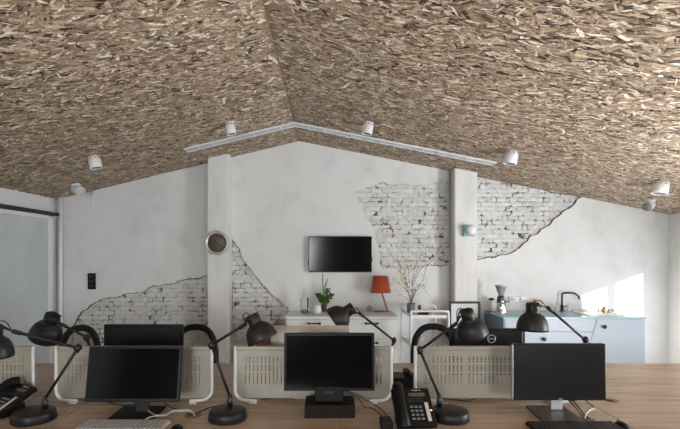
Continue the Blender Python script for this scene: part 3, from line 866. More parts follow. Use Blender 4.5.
m.build('drawer', M['kitchen_front'], t)
z3 = .50
m = MB(); m.prism([(.02, z3), (sx(z3)-.012, z3), (sx(zl)-.012, zl-.003), (.02, zl-.003)], -KDp, -KDp+.02); d2 = m.build('drawer', M['kitchen_front'], t)
m = MB(); m.prism([(.02, .09), (sx(.09)-.012, .09), (sx(z3)-.012, z3-.006), (.02, z3-.006)], -KDp, -KDp+.02); m.build('drawer', M['kitchen_front'], t)
m = MB(); m.prism([(sx(.09)+.006, .09), (KW-.001, .09), (KW-.001, ztop), (sx(ztop)+.006, ztop)], -KDp, -KDp+.02); dr = m.build('door', M['kitchen_front'], t)
m = MB(); m.prism([(sx(.09)-.01, .09), (sx(.09)+.004, .09), (sx(ztop)+.004, ztop), (sx(ztop)-.01, ztop)], -KDp+.001, -KDp+.021); m.build('filler_strip', M['slat_dark'], t)
def knob(px, py, par):
    m = MB(); Mx = axisM((kx(px), -KDp, kz(py)), (0, -1, 0))
    m.lathe([(.008, 0), (.007, .016), (.02, .02), (.022, .028), (.016, .034), (0, .034)], 18, Mx, cap=False)
    m.tube([(kx(px)-.028, -KDp-.026, kz(py)+.006), (kx(px), -KDp-.026, kz(py))], .006, 8); m.build('knob', M['black_metal'], par)
knob(543.5, 339, d2); knob(603.5, 326.5, dr)
# worktop (glass-blue)
m = MB(); m.box(xl-.005, xr+.003, ky-.012, D-.003, ZW-.02, ZW, .003)
o = m.build('worktop', M['kitchen_top']); tag(o, 'pale blue kitchen worktop running along the wall at right', 'worktop')
# sink drainer
m = MB(); X0, X1_, Y0, Y1 = 2.86, 3.24, 4.96, 5.36; z = ZW
m.box(X0, X1_, Y0, Y1, z, z+.003); m.box(X0, X0+.008, Y0, Y1, z+.003, z+.007); m.box(X1_-.008, X1_, Y0, Y1, z+.003, z+.007); m.box(X0, X1_, Y1-.008, Y1, z+.003, z+.007); m.box(X0, X1_, Y0, Y0+.008, z+.003, z+.007)
for i in range(8): m.box(X0+.04+i*.04, X0+.046+i*.04, Y0+.05, Y1-.05, z+.003, z+.0045)
tag(m.build('sink_drainer', M['silver']), 'flat steel sink drainer let into the right end of the worktop', 'sink')
# tap
p = atz(562, 311, ZW); s = p.y/F
t = thing('kitchen_tap', 'matt black kitchen tap with square bent spout on the worktop', 'tap', p)
hh = (311-293)*s
m = MB(); m.tube(smooth_path([(0, 0, 0), (0, 0, hh-.04), (.008, 0, hh-.012), (.035, 0, hh), (14*s-.03, 0, hh), (14*s, 0, hh-.015), (16.5*s, 0, hh-.04), (17*s, 0, hh-.075)], 5), .0105, 12); m.build('spout', M['black_metal'], t)
m = MB(); m.lathe([(0, 0), (.022, 0), (.022, .01), (.016, .014), (.016, .07), (0, .07)], 20); m.build('tap_base', M['black_metal'], t)
m = MB(); m.tube([(.0, -.016, .05), (.03, -.025, .055), (.045, -.03, .075)], .005, 8); m.build('lever', M['black_metal'], t)
for px, mt, lb in ((568.5, 'glass', 'small clear soap bottle directly right of the tap'), (556.5, 'cream', 'small pale soap bottle directly left of the tap')):
    p = atz(px, 311.3, ZW)
    t = thing('soap_bottle', lb, 'bottle', p, group='soap bottles by the tap')
    m = MB(); m.lathe([(0, 0), (.018, 0), (.02, .004), (.02, .06), (.009, .07), (.009, .078), (0, .078)], 18); m.build('body', M['ceramic'] if mt == 'glass' else M[mt], t)
    m = MB(); m.tube([(0, 0, .075), (0, 0, .10), (-.016, -.004, .10)], .0035, 8); m.build('pump', M['slat_dark'], t)
# glasses on drainer
for px, py, h_, mt, lb in ((600, 313.6, .055, 'glass', 'leftmost clear tumbler on the sink drainer'), (604.5, 311.5, .06, 'amber', 'amber glass at the back between the clear tumblers on the drainer'), (611, 314.2, .055, 'glass', 'rightmost clear tumbler on the sink drainer'), (606, 314.6, .04, 'glass', 'shallow clear glass in front of the amber glass')):
    p = atz(px, py, ZW+.007)
    m = MB(); r_ = .026; m.lathe([(0, 0), (r_*.8, 0), (r_, h_), (r_*.92, h_), (r_*.74, .006), (0, .006)], 20)
    tag(m.build('drinking_glass', M[mt], loc=p), lb, 'glass', 'glasses on the sink drainer')
# canister, grinder, kettle
p = atz(491.5, 311.3, ZW); s = p.y/F
t = thing('canister', 'cream canister with dark lid on the left end of the worktop', 'canister', p)
m = MB(); m.lathe([(0, 0), (.036, 0), (.040, .005), (.040, .12), (.034, .135), (0, .135)], 24); m.build('body', M['cream'], t)
m = MB(); m.lathe([(0, .134), (.034, .134), (.034, .148), (.02, .16), (0, .16)], 24); m.build('lid', M['ink'], t)
m = MB(); m.tube(smooth_path([(.038, -.01, .11), (.062, -.02, .1), (.062, -.02, .05), (.038, -.01, .03)]), .005, 8); m.build('handle', M['chrome'], t)
m = MB(); m.box(-.07, .05, -.05, .05, -.0, .004, .001); m.build('tray', M['ink'], t)
p = atz(501, 313.6, ZW); s = p.y/F
t = thing('coffee_grinder', 'chrome coffee grinder with conical glass hopper on the worktop', 'coffee grinder', p)
m = MB(); m.lathe([(0, 0), (.062, 0), (.066, .01), (.06, .03), (.052, .06), (.05, .12), (.056, .135), (.056, .15), (.046, .17), (.03, .18), (0, .18)], 28); m.build('body', M['chrome'], t)
m = MB(); m.lathe([(.026, .205), (.062, .31), (.066, .322), (.060, .322), (.022, .21)], 28, cap=False); m.build('hopper', M['lens'], t)
m = MB(); m.lathe([(0, .178), (.03, .178), (.034, .19), (.028, .208), (0, .208)], 24); m.build('collar', M['ink'], t)
m = MB(); m.lathe([(0, .32), (.066, .32), (.066, .326), (0, .328)], 28); m.build('hopper_lid', M['lens_light'], t)
m = MB(); m.box(-.055, -.02, -.06, -.02, .13, .20, .006); m.build('switch_housing', M['black_plastic'], t)
m = MB(); m.tube([(.0, -.05, .15), (.03, -.09, .145), (.05, -.10, .145)], .007, 8); m.build('dosing_lever', M['copper'], t)
p = atz(534.5, 311, ZW)
t = thing('kettle', 'copper kettle with curved handle on the worktop behind a desk lamp', 'kettle', p)
m = MB(); m.lathe([(0, 0), (.05, 0), (.055, .01), (.045, .09), (.028, .115), (.01, .12), (.012, .135), (.006, .145), (0, .145)], 28); m.build('body', M['copper'], t)
m = MB(); m.tube(smooth_path([(.04, 0, .10), (.065, 0, .135), (.085, 0, .12), (.088, 0, .07), (.05, 0, .03)]), .006, 10); m.build('handle', M['copper'], t)
m = MB(); m.tube(smooth_path([(-.045, 0, .05), (-.075, 0, .08), (-.085, 0, .12)]), [.008]*8+[.007]*8+[.006], 10); m.build('spout', M['copper'], t)

# ------------------------------------------------------------------ desks
ZD = .74; YS = 2.465; YE = 3.47; Y0 = 1.62
def desk(xa, xb, ya, yb, label):
    t = thing('desk', label, 'desk', ((xa+xb)/2, (ya+yb)/2, 0), group='wooden desks')
    hw = (xb-xa)/2-.0016; hd = (yb-ya)/2-.0022
    m = MB(); m.box(-hw, hw, -hd, hd, ZD-.028, ZD, .0015, 1); m.build('desktop', M['desk'], t)
    for x in (-hw+.05, hw-.05):
        for y in (-hd+.06, hd-.06):
            m = MB(); m.box(x-.02, x+.02, y-.02, y+.02, 0, ZD-.028, .002); m.build('leg', M['panel_frame'], t)
    m = MB()
    for y in (-hd+.06, hd-.06): m.box(-hw+.07, hw-.07, y-.012, y+.012, ZD-.07, ZD-.028)
    m.build('frame', M['panel_frame'], t)
bx = [-2.75, -1.35, .05, 1.45, 2.95]
nf = ['leftmost wooden desk of the near row', 'near row wooden desk under the left black monitor', 'near row wooden desk under the phone and round lamp base in the middle', 'bare right end wooden desk of the near row']
nb = ['leftmost wooden desk of the far row', 'far row wooden desk beneath the left rear monitor', 'far row wooden desk behind the perforated divider right of centre', 'bare right end wooden desk of the far row']
for i in range(4):
    desk(bx[i], bx[i+1], Y0, YS, nf[i]); desk(bx[i], bx[i+1], YS, YE, nb[i])

# ------------------------------------------------------------------ perforated dividers
YP = 2.53; kp = YP/F
def divider(px0, px1, label):
    w = (px1-px0)*kp; cxp = ((px0+px1)/2-VX)*kp
    t = thing('desk_divider', label, 'divider', (cxp, YP, ZD), group='perforated metal desk dividers')
    zt = H-(346-VY)*kp-ZD; zb = H-(398-VY)*kp-ZD
    hw = w/2
    # plate with round-ish holes: lattice with missing cells
    pitch = .0222; hx = .0078; rp = .0118; hz = .0068
    nc = int((w-.10)/pitch); x0 = -nc*pitch/2
    xs = [-hw+.006]; cols = []
    for i in range(nc):
        c = x0+(i+.5)*pitch; cols.append(len(xs)); xs += [c-hx/2, c+hx/2]
    xs.append(hw-.006)
    ztop = H-(357.5-VY)*kp-ZD
    zs = [zb]; rows = []; nr = 13
    for j in range(nr):
        c = ztop-(nr-1-j)*rp; rows.append(len(zs)); zs += [c-hz/2, c+hz/2]
    zs.append(zt-.004)
    skip_rows = {5, 9}
    holes = {(c, r) for ci, c in enumerate(cols) for ri, r in enumerate(rows) if ri not in skip_rows and ci not in (nc//2-7, nc//2+7)}
    bm = bmesh.new(); vg = [[bm.verts.new((x, 0, z)) for z in zs] for x in xs]
    for i in range(len(xs)-1):
        for j in range(len(zs)-1):
            if (i, j) in holes: continue
            bm.faces.new((vg[i][j], vg[i+1][j], vg[i+1][j+1], vg[i][j+1]))
    ex = bmesh.ops.extrude_face_region(bm, geom=list(bm.faces))
    bmesh.ops.translate(bm, vec=(0, .0016, 0), verts=[g for g in ex['geom'] if isinstance(g, bmesh.types.BMVert)])
    bmesh.ops.recalc_face_normals(bm, faces=bm.faces)
    me = bpy.data.meshes.new('perforated_plate'); bm.to_mesh(me); bm.free(); me.materials.append(M['panel'])
    o = bpy.data.objects.new('perforated_plate', me); COL.objects.link(o); o.parent = t
    m = MB(); m.box(-hw+.012, hw-.012, -.012, .010, zt-.022, zt, .004); m.build('top_rail', M['panel'], t)
    for s in (-1, 1):
        m = MB()
        pth = smooth_path([(s*(hw-.004), 0, zt), (s*(hw-.004), 0, zt-.1), (s*(hw-.004), 0, .075), (s*(hw-.012), -.002, .045), (s*(hw-.035), -.004, .022), (s*(hw-.065), -.006, .016), (s*(hw-.125), -.008, .014)], 5)
        m.tube(pth, .0095, 10); m.build('side_tube', M['panel_frame'], t)
        m = MB(); xc = s*(hw-.105); m.box(xc-.02, xc+.02, -.022, .01, 0, .008, .002); m.box(xc-.008, xc+.008, -.012, .004, .008, .014); m.build('foot', M['ceramic'], t)
divider(-123.5, 34, 'leftmost perforated metal divider, cut by the left edge of the picture')
divider(55.5, 212.5, 'perforated metal divider behind the left black monitor')
divider(234.5, 392, 'perforated metal divider behind the monitor on the dark riser')
divider(414.5, 572, 'perforated metal divider behind the phone and right of centre desk lamp')

# ------------------------------------------------------------------ office chairs
def sup(a, hw, hh, e=2.6):
    c, s = math.cos(a), math.sin(a)
    return (math.copysign(abs(c)**(2/e), c)*hw, math.copysign(abs(s)**(2/e), s)*hh)
def chair(px, top_py, y, hw, rz, label):
    k = y/F; x = (px-VX)*k; ztop = H-(top_py-VY)*k
    t = thing('office_chair', label, 'chair', (x, y, 0), rz, group='black mesh office chairs')
    hh = .245; zc = ztop-hh-.012
    def bend(u, v): return Vector((u, .05*(u/hw)**2*-1-.03*(v/hh), zc+v))
    m = MB(); m.tube([bend(*sup(2*PI*i/48, hw-.02, hh)) for i in range(48)], .027, 10, closed=True); br_ = m.build('backrest', M['black_plastic'], t)
    m = MB(); bm_ = m.bm
    sp = .021; wd = .0050
    for sgn in (1, -1):
        for i in range(-40, 41):
            c0 = i*sp; run = []
            for j in range(-30, 31):
                u = j*.02; v = sgn*u*.55+c0
                if (abs(u)/(hw-.03))**2.6+(abs(v)/(hh-.01))**2.6 < 1: run.append((u, v))
            if len(run) > 1:
                prev = None
                for u, v in run:
                    a = bm_.verts.new(bend(u, v-wd)); b = bm_.verts.new(bend(u, v+wd))
                    if prev: bm_.faces.new((prev[0], a, b, prev[1]))
                    prev = (a, b)
    m.build('mesh_web', mat('web_grey', (.36, .36, .365), .6), br_)
    m = MB(); m.box(-.03, .03, .0, .03, .44, zc-.18, .008); m.build('back_support', M['black_plastic'], t)
    m = MB(); m.box(-.22, .22, -.42, .02, .43, .49, .028, 3); m.build('seat', M['weave'], t)
    m = MB(); m.tube([(0, -.2, .1), (0, -.2, .43)], .025, 14); m.build('gas_column', M['black_metal'], t)
    for i in range(5):
        a = 2*PI*i/5+.3; e = Vector((.27*math.cos(a), -.2+.27*math.sin(a), .065))
        m = MB(); m.tube([(0, -.2, .11), e], [.024, .015], 10); lg = m.build('leg', M['black_plastic'], t)
        m = MB(); m.lathe([(0, -.02), (.027, -.02), (.027, .02), (0, .02)], 16, axisM((e.x, e.y, .028), (math.cos(a+1.5), math.sin(a+1.5), 0))); m.build('caster', M['black_plastic'], lg)
chair(81, 326, 3.86, .155, .35, 'black mesh office chair furthest left, beside the left rear monitor')
chair(197, 325, 3.90, .19, .0, 'black mesh office chair just right of the left rear monitor')
chair(433, 324.5, 3.86, .185, -.12, 'black mesh office chair in front of the white trolley')

# ------------------------------------------------------------------ far-desk things
def logo_ring(par, x, y, z, r, mt):
    m = MB(); Mx = axisM((x, y, z), (0, -1, 0))
    pts = [Mx @ Vector((r*math.cos(2*PI*i/28), r*math.sin(2*PI*i/28), 0)) for i in range(28)]
    m.tube(pts, r*.09, 6, closed=True); return m.build('logo', mt, par)
def text(par, s, loc, size, mt, rot=(PI/2, 0, 0), name='lettering', ext=.0006):
    c = bpy.data.curves.new(name, 'FONT'); c.body = s; c.size = size; c.align_x = 'CENTER'; c.align_y = 'CENTER'; c.extrude = ext
    tmp = bpy.data.objects.new('tmp', c); COL.objects.link(tmp)
    dg = bpy.context.evaluated_depsgraph_get(); me = bpy.data.meshes.new_from_object(tmp.evaluated_get(dg))
    bpy.data.objects.remove(tmp); me.materials.clear(); me.materials.append(mt)
    o = bpy.data.objects.new(name, me); COL.objects.link(o); o.location = loc; o.rotation_euler = rot
    if par: o.parent = par
    return o
def rear_monitor(pxa, pxb, top, y, label, hgt=.30, logo=None):
    k = y/F; w = (pxb-pxa)*k; x = ((pxa+pxb)/2-VX)*k; zt = H-(top-VY)*k-ZD
    t = thing('monitor', label, 'monitor', (x, y, ZD), group='black monitors on the far desks, seen from behind')
    m = MB(); m.box(-w/2, w/2, 0, .022, zt-hgt, zt, .006); m.box(-w/2+.02, w/2-.02, -.018, .004, zt-hgt+.03, zt-.012, .008); m.build('back_cover', M['bezel'], t)
    m = MB(); m.box(-w/2+.012, w/2-.012, .020, .024, zt-hgt+.015, zt-.012); m.build('screen', M['screen'], t)
    m = MB(); m.box(-.035, .035, -.05, -.02, .01, zt-hgt+.16, .004); m.build('neck', M['dark_stand'], t)
    m = MB(); m.box(-.12, .12, -.11, .09, 0, .01, .003); m.build('base', M['grey_metal'], t)
    if logo:
        logo_ring(t, (logo[0]-(pxa+pxb)/2)*k, -.019, H-(logo[1]-VY)*k-ZD, .024, M['silver'])
        text(t, 'DELL', ((logo[0]-(pxa+pxb)/2)*k, -.0195, H-(logo[1]-VY)*k-ZD), .0165, M['silver'])
rear_monitor(103.5, 183, 324.5, 2.90, 'black monitor on the far desk, seen above the left front monitor')
rear_monitor(449.5, 525.5, 328.5, 2.86, 'black monitor with round logo on its back, behind the right of centre desk lamp', logo=(490.5, 338.3))
# all-in-one computer
y = 2.70; k = y/F; x = ((271+349)/2-VX)*k; zt = H-(325.5-VY)*k-ZD; w = 78*k
t = thing('desktop_computer', 'pale metal all in one computer on the far desk, seen from behind', 'computer', (x, y, ZD))
bm = bmesh.new(); nx, nz = 20, 14; hgt = .36; vv_ = []
for i in range(nx+1):
    row = []
    for j in range(nz+1):
        u = 2*i/nx-1; v = 2*j/nz-1
        b = .034*max(0, (1-abs(u)**2.2))*max(0, (1-abs(v)**2.2))
        row.append(bm.verts.new((u*w/2, -.004-b, zt-hgt/2+v*hgt/2)))
    vv_.append(row)
for i in range(nx):
    for j in range(nz):
        f = bm.faces.new((vv_[i][j], vv_[i+1][j], vv_[i+1][j+1], vv_[i][j+1])); f.smooth = True
m = MB(); m.bm.free(); m.bm = bm; m.box(-w/2, w/2, -.004, .006, zt-hgt, zt, .003); m.build('back_cover', M['alu'], t)
m = MB(); m.box(-w/2+.01, w/2-.01, .006, .009, zt-hgt+.06, zt-.01); m.build('screen', M['screen'], t)
m = MB(); m.tube([(0, -.02, zt-hgt*.6), (0, -.07, zt-hgt-.02), (0, -.06, .006)], .012, 8); m.box(-.09, .09, -.10, .09, 0, .008, .002); m.build('stand', M['alu'], t)
# gable carton
y = 3.2; k = y/F; x = (278-VX)*k
t = thing('gable_carton', 'brown cardboard carton with pointed gable top behind the all in one computer', 'box', (x, y, ZD))
ze = H-(339-VY)*k-ZD; zp = H-(319-VY)*k-ZD; hw = 21*k
m = MB(); m.box(-hw, hw, -.06, .06, 0, ze, .002); m.build('body', M['cardboard'], t)
m = MB(); m.prism([(-hw, ze), (hw, ze), (.0, zp)], -.06, .06); m.build('gable_top', M['cardboard'], t)
# rear phone on far desk
def at_rel(px, py, y): k = y/F; return (px-VX)*k, H-(py-VY)*k
x, z = at_rel(404, 390, 2.75)
t = thing('desk_phone', 'black telephone standing on the far desk in the gap between the dividers', 'telephone', (x, 2.74, ZD))
hz = H-(378-VY)*2.74/F-ZD
m = MB(); m.prism([(-.075, 0), (.075, 0), (.075, hz*.9), (.07, hz), (-.07, hz), (-.075, hz*.9)], 0, .14); m.build('body', M['black_plastic'], t)
m = MB(); m.tube(smooth_path([(.03, .02, hz+.012), (.03, .06, hz+.022), (.03, .14, hz+.012)], 5), .018, 12); m.build('handset', M['black_plastic'], t)
m = MB(); m.tube(smooth_path([(.045, .0, hz+.005), (.06, -.012, hz+.045), (.07, -.005, hz+.07), (.062, .03, hz+.06)], 5), .006, 8); m.build('cradle_arm', M['black_plastic'], t)

# ------------------------------------------------------------------ desk lamps
G = 'black adjustable desk lamps'
def desk_lamp(base, joint, pivot, top, axis, label, sc=1.0, base_side=None):
    b = Vector(base)
    t = thing('desk_lamp', label, 'lamp', b, group=G)
    J = Vector(joint)-b; Pv = Vector(pivot)-b; T = Vector(top)-b; a = Vector(axis).normalized()
    m = MB(); m.lathe([(0, 0), (.092*sc, 0), (.097*sc, .006), (.092*sc, .038), (.088*sc, .046), (.082*sc, .049), (0, .0505)], 48); bs = m.build('base', M['lamp_grey'], t)
    foot = Vector(base_side) if base_side else Vector((-.045, .05, .049))
    m = MB(); m.lathe([(.015, 0), (.015, .03), (.010, .04), (.009, .055)], 16, Matrix.Translation(foot)); m.ball(foot+Vector((0, 0, .05)), .012); m.build('swivel', M['black_metal'], bs)
    m = MB(); m.tube([foot+Vector((0, 0, .045)), J], .0072, 12); m.build('stem', M['lamp_grey'], t)
    m = MB(); m.lathe([(0, -.016), (.014, -.016), (.016, -.006), (.016, .006), (.014, .016), (0, .016)], 20, axisM(J, (0.1, 1, 0))); m.tube([J+Vector((.004, -.0, .02)), J+Vector((-.004, -.0, -.022))], .009, 10)
    m.build('joint', M['black_metal'], t)
    m = MB(); m.tube([J, Pv], .0072, 12); d = (Pv-J).normalized(); m.tube([Pv-d*.04, Pv], .0105, 10); m.build('arm', M['lamp_grey'], t)
    Mx = axisM(T, a)
    m = MB()
    prof = [(0, .004), (.022, .004), (.024, 0), (.031, 0), (.034, .003), (.034, .038), (.032, .042), (.040, .050), (.055, .060), (.067, .075), (.075, .095), (.079, .118), (.0795, .128), (.077, .128), (.073, .097), (.064, .077), (.052, .064), (.03, .055), (0, .053)]
    m.lathe([(r*sc, z*sc*1.1) for r, z in prof], 48, Mx, cap=False); hd = m.build('lamp_shade', M['lamp_grey'], t)
    m = MB(); m.lathe([(r*sc, z*sc*1.1) for r, z in [(.0765, .1275), (.0725, .097), (.0635, .078), (.051, .066), (.03, .0575), (0, .056)]], 40, Mx, cap=False); m.build('inner_reflector', M['lamp_inner'], hd)
    m = MB(); m.lathe([(r*sc, z*sc*1.1) for r, z in [(.014, .055), (.014, .07), (.024, .085), (.027, .098), (.02, .114), (0, .12)]], 24, Mx, cap=False); m.build('bulb', M['ceramic'], hd)
    # bracket: U wire from the cap to the arm end
    c = T+a*.018*sc; m = MB()
    side = (Pv-c); side = side-a*side.dot(a)
    if side.length < .001: side = a.orthogonal()
    side.normalize(); w = a.cross(side)
    for q in (-1, 1):
        m.tube(smooth_path([c+w*q*.034*sc, c+side*.022+w*q*.036*sc-a*.012, c+side*.038+w*q*.016-a*.004, Pv], 5), .0042, 8)
    m.tube(smooth_path([c-a*.01+side*.01, c-a*.035+side*.018, c-a*.03+side*.045, Pv], 6), .0026, 8)
    m.lathe([(0, 0), (.011, 0), (.011, .008), (0, .008)], 14, axisM(c+w*.034*sc, w)); m.lathe([(0, 0), (.011, 0), (.011, .008), (0, .008)], 14, axisM(c-w*.034*sc, -w))
    m.build('bracket', M['black_metal'], t)
    return t
# near lamps
bC = atz(227.5, 419, ZD)
desk_lamp(bC, at(211.5, 345, 2.33), at(246, 324, 2.31), at(251.5, 314.5, 2.30), (.42, -.02, -.90), 'black desk lamp with bent arm on the near desk between the left and middle monitors', 1.0, (0, .055, .049))
bE = atz(450, 419, ZD)
desk_lamp(bE, at(420, 350, 2.33), at(457, 323, 2.32), at(466.5, 310.5, 2.30), (.30, .24, -.92), 'black desk lamp on the near desk right of the telephone', 1.0, (-.04, .055, .049))
bA = atz(34, 420, ZD); 
desk_lamp(bA, at(78, 348, 2.30), at(12, 331, 2.16), at(-6, 325, 2.12), (-.05, .05, -1), 'black desk lamp with head cut off by the left edge of the picture', 1.05, (.03, .04, .049))
# far lamps
def fb(px, y): return Vector(((px-VX)*y/F, y, ZD))
desk_lamp(fb(104, 2.66), at(87, 337.5, 2.62), at(60, 323.5, 2.60), at(52.5, 314.5, 2.60), (-.38, .22, -.78), 'black desk lamp hunched above the leftmost gap, in front of the grey door', 1.12, (-.03, -.0, .049))
desk_lamp(fb(380, 2.93), at(394, 340.5, 2.86), at(358.5, 312.5, 2.86), at(353.5, 307, 2.86), (-.80, -.0, -.56), 'black desk lamp reaching left above the middle monitor, before the white cabinet', 1.08, (.03, .0, .049))
desk_lamp(fb(560, 2.66), at(585.5, 340, 2.58), at(547, 307, 2.56), at(533, 303, 2.56), (-.02, .02, -1), 'black desk lamp above the right monitor, before the kitchen drawers', 1.08, (.045, .0, .049))

# ------------------------------------------------------------------ front monitors
def monitor(pxa, pxb, top, bot, y, label, tilt, kind, rz=0):
    k = y/F; w = (pxb-pxa)*k; x = ((pxa+pxb)/2-VX)*k; zt = H-(top-VY)*k-ZD; zb = H-(bot-VY)*k-ZD
    t = thing('monitor', label, 'monitor', (x, y, ZD), rz, group='black monitors on the near desks')
    h = zt-zb; R = Matrix.Translation((0, 0, zb)) @ Matrix.Rotation(-tilt, 4, 'X')
    bz = .012 if kind != 'apple' else .010
    m = MB(); m.box(-w/2, w/2, 0, .028, 0, h, .004, M=R); m.box(-w/2+.06, w/2-.06, .026, .05, .04, h-.05, .01, M=R); m.build('housing', M['bezel'], t)
    m = MB(); m.box(-w/2+bz, w/2-bz, -.0015, .004, bz+.004, h-bz, M=R); m.build('screen', M['screen_matte'] if kind == 'dell' else M['screen'], t)
    return t, w, h, zb, k, x
t, w, h, zb, k, x = monitor(84, 178.6, 347.4, 402, 2.30, 'black monitor on the near desk at left, standing on a broad dark foot', .19, 'left')
m = MB(); m.box(-.035+.03, .035+.03, .055, .075, .008, zb+.12, .004); m.build('neck', M['dark_stand'], t)
m = MB(); m.prism([(-.02, 0), (.1, 0), (.1, 0.001)], 0, .001); m.bm.clear()
q = [atz(*a, ZD) for a in ((106, 421.5), (152, 421.5), (166, 407.5), (124, 407.5))]
o0 = Vector((x, 2.30, ZD))
vb = [m.bm.verts.new(p-o0) for p in q]; vt = [m.bm.verts.new(p-o0+Vector((0, 0, .009))) for p in q]
m.bm.faces.new(vt); m.bm.faces.new(vb[::-1])
for i in range(4): m.bm.faces.new((vb[i], vb[(i+1) % 4], vt[(i+1) % 4], vt[i]))
m.build('base', M['bezel'], t)
# middle
t, w, h, zb, k, x = monitor(283.8, 374.6, 333.5, 391, 2.33, 'black monitor on a dark riser block in the middle of the near desks', .03, 'mid')
RZ = .066
m = MB(); m.box(-.026, .026, .04, .06, RZ+.07, zb+.10, .004); m.box(-.026, .026, -.012, .035, zb-.016, zb+.004, .003); m.build('neck', M['dark_stand'], t)
m = MB(); m.box(-.074, .074, -.002, .085, RZ, RZ+.085, .008); m.build('base', M['black_plastic'], t)
pr = atz(304.5, 418.5, ZD); pr2 = atz(355, 418.5, ZD)
m = MB(); wR = pr2.x-pr.x; m.box(0, wR, 0, .16, 0, RZ, .003)
tag(m.build('monitor_riser', M['riser'], loc=(pr.x, pr.y, ZD)), 'dark brown wooden riser block under the middle monitor', 'riser')
# right
t, w, h, zb, k, x = monitor(513, 606.5, 344, 400.5, 2.35, 'black monitor with silver badge at right end of the near desks', .02, 'dell')
m = MB(); m.box(-.03, .032, .03, .05, .012, zb+.12, .003); m.build('neck', M['silver'], t)
m = MB(); q = [atz(*a, ZD) for a in ((543, 423), (584, 423), (563, 407.5), (526, 407))]
o0 = Vector((x, 2.35, ZD))
vb = [m.bm.verts.new(p-o0) for p in q]; vt = [m.bm.verts.new(p-o0+Vector((0, 0, .01))) for p in q]
m.bm.faces.new(vt); m.bm.faces.new(vb[::-1])
for i in range(4): m.bm.faces.new((vb[i], vb[(i+1) % 4], vt[(i+1) % 4], vt[i]))
m.build('base', M['grey_metal'], t)
m = MB()
m.box(-w/2+.001, w/2-.001, -.002, .001, h+zb-.0035, h+zb-.0005, .0005)
m.bm.clear(); m.box(-w/2-.001, -w/2+.003, .001, .02, zb+.005, zb+h-.005, .001); m.build('edge_trim', M['silver'], t)
text(t, 'DELL', (.004, -.0025, zb+.0085), .011, M['silver'])

# ------------------------------------------------------------------ keyboards, mouse
def keyboard(xc, yback, width, label, body, keym, rz=0):
    t = thing('keyboard', label, 'keyboard', (xc, yback-.065, ZD), rz)
    dpt = .13
    m = MB(); m.box(-width/2, width/2, -dpt/2, dpt/2, 0, .014, .004); m.build('body', M[body], t)
    nrow = 5; rh = (dpt-.012)/nrow; first = None
    ncol = 20; cw = (width-.012)/ncol
    m = MB(); m.box(-cw*.43, cw*.43, -rh*.42, rh*.42, 0, .007, .0015, 1); first = m.build('key', M[keym], t)
    cnt = 0
    for r in range(nrow):
        for c in range(ncol):
            if c in (14, 15) and False: continue
            kk = first if cnt == 0 else first.copy()
            if cnt: COL.objects.link(kk); kk.parent = t
            gap = (0.004 if c >= 14 else 0)+(0.004 if c >= 17 else 0)
            kk.location = (-width/2+.004+cw*(c+.5)*(.985)+gap*.6, dpt/2-.006-rh*(r+.5), .014)
            cnt += 1
            if r == nrow-1 and 3 < c < 9: pass
pk = atz(88, 423, ZD); pk2 = atz(171, 423, ZD)
keyboard((pk.x+pk2.x)/2, pk.y, pk2.x-pk.x, 'pale grey keyboard at the bottom edge before the left monitor', 'panel_frame', 'key_light')
pk = atz(525, 424.5, ZD); pk2 = atz(612, 424.5, ZD)
keyboard((pk.x+pk2.x)/2, pk.y, pk2.x-pk.x, 'black keyboard at the bottom edge before the right monitor', 'black_plastic', 'key_dark')
p = atz(622, 429, ZD)
t = thing('computer_mouse', 'black computer mouse right of the black keyboard', 'mouse', p)
m = MB(); m.ball((0, 0, 0), 1, (.03, .05, .034), 24, 16)
bmesh.ops.delete(m.bm, geom=[v for v in m.bm.verts if v.co.z < -.001], context='VERTS'); m.build('body', M['black_plastic'], t)
m = MB(); m.lathe([(0, -.004), (.008, -.004), (.008, .004), (0, .004)], 14, axisM((0, .025, .028), (1, 0, 0))); m.build('scroll_wheel', M['key_grey'], t)
p = atz(176, 431.5, ZD)
m = MB(); m.ball((0, 0, 0), 1, (.03, .05, .03), 20, 12); bmesh.ops.delete(m.bm, geom=[v for v in m.bm.verts if v.co.z < -.001], context='VERTS')
tag(m.build('computer_mouse', M['black_plastic'], loc=p), 'black computer mouse peeking in at the bottom edge, right of the pale keyboard', 'mouse')

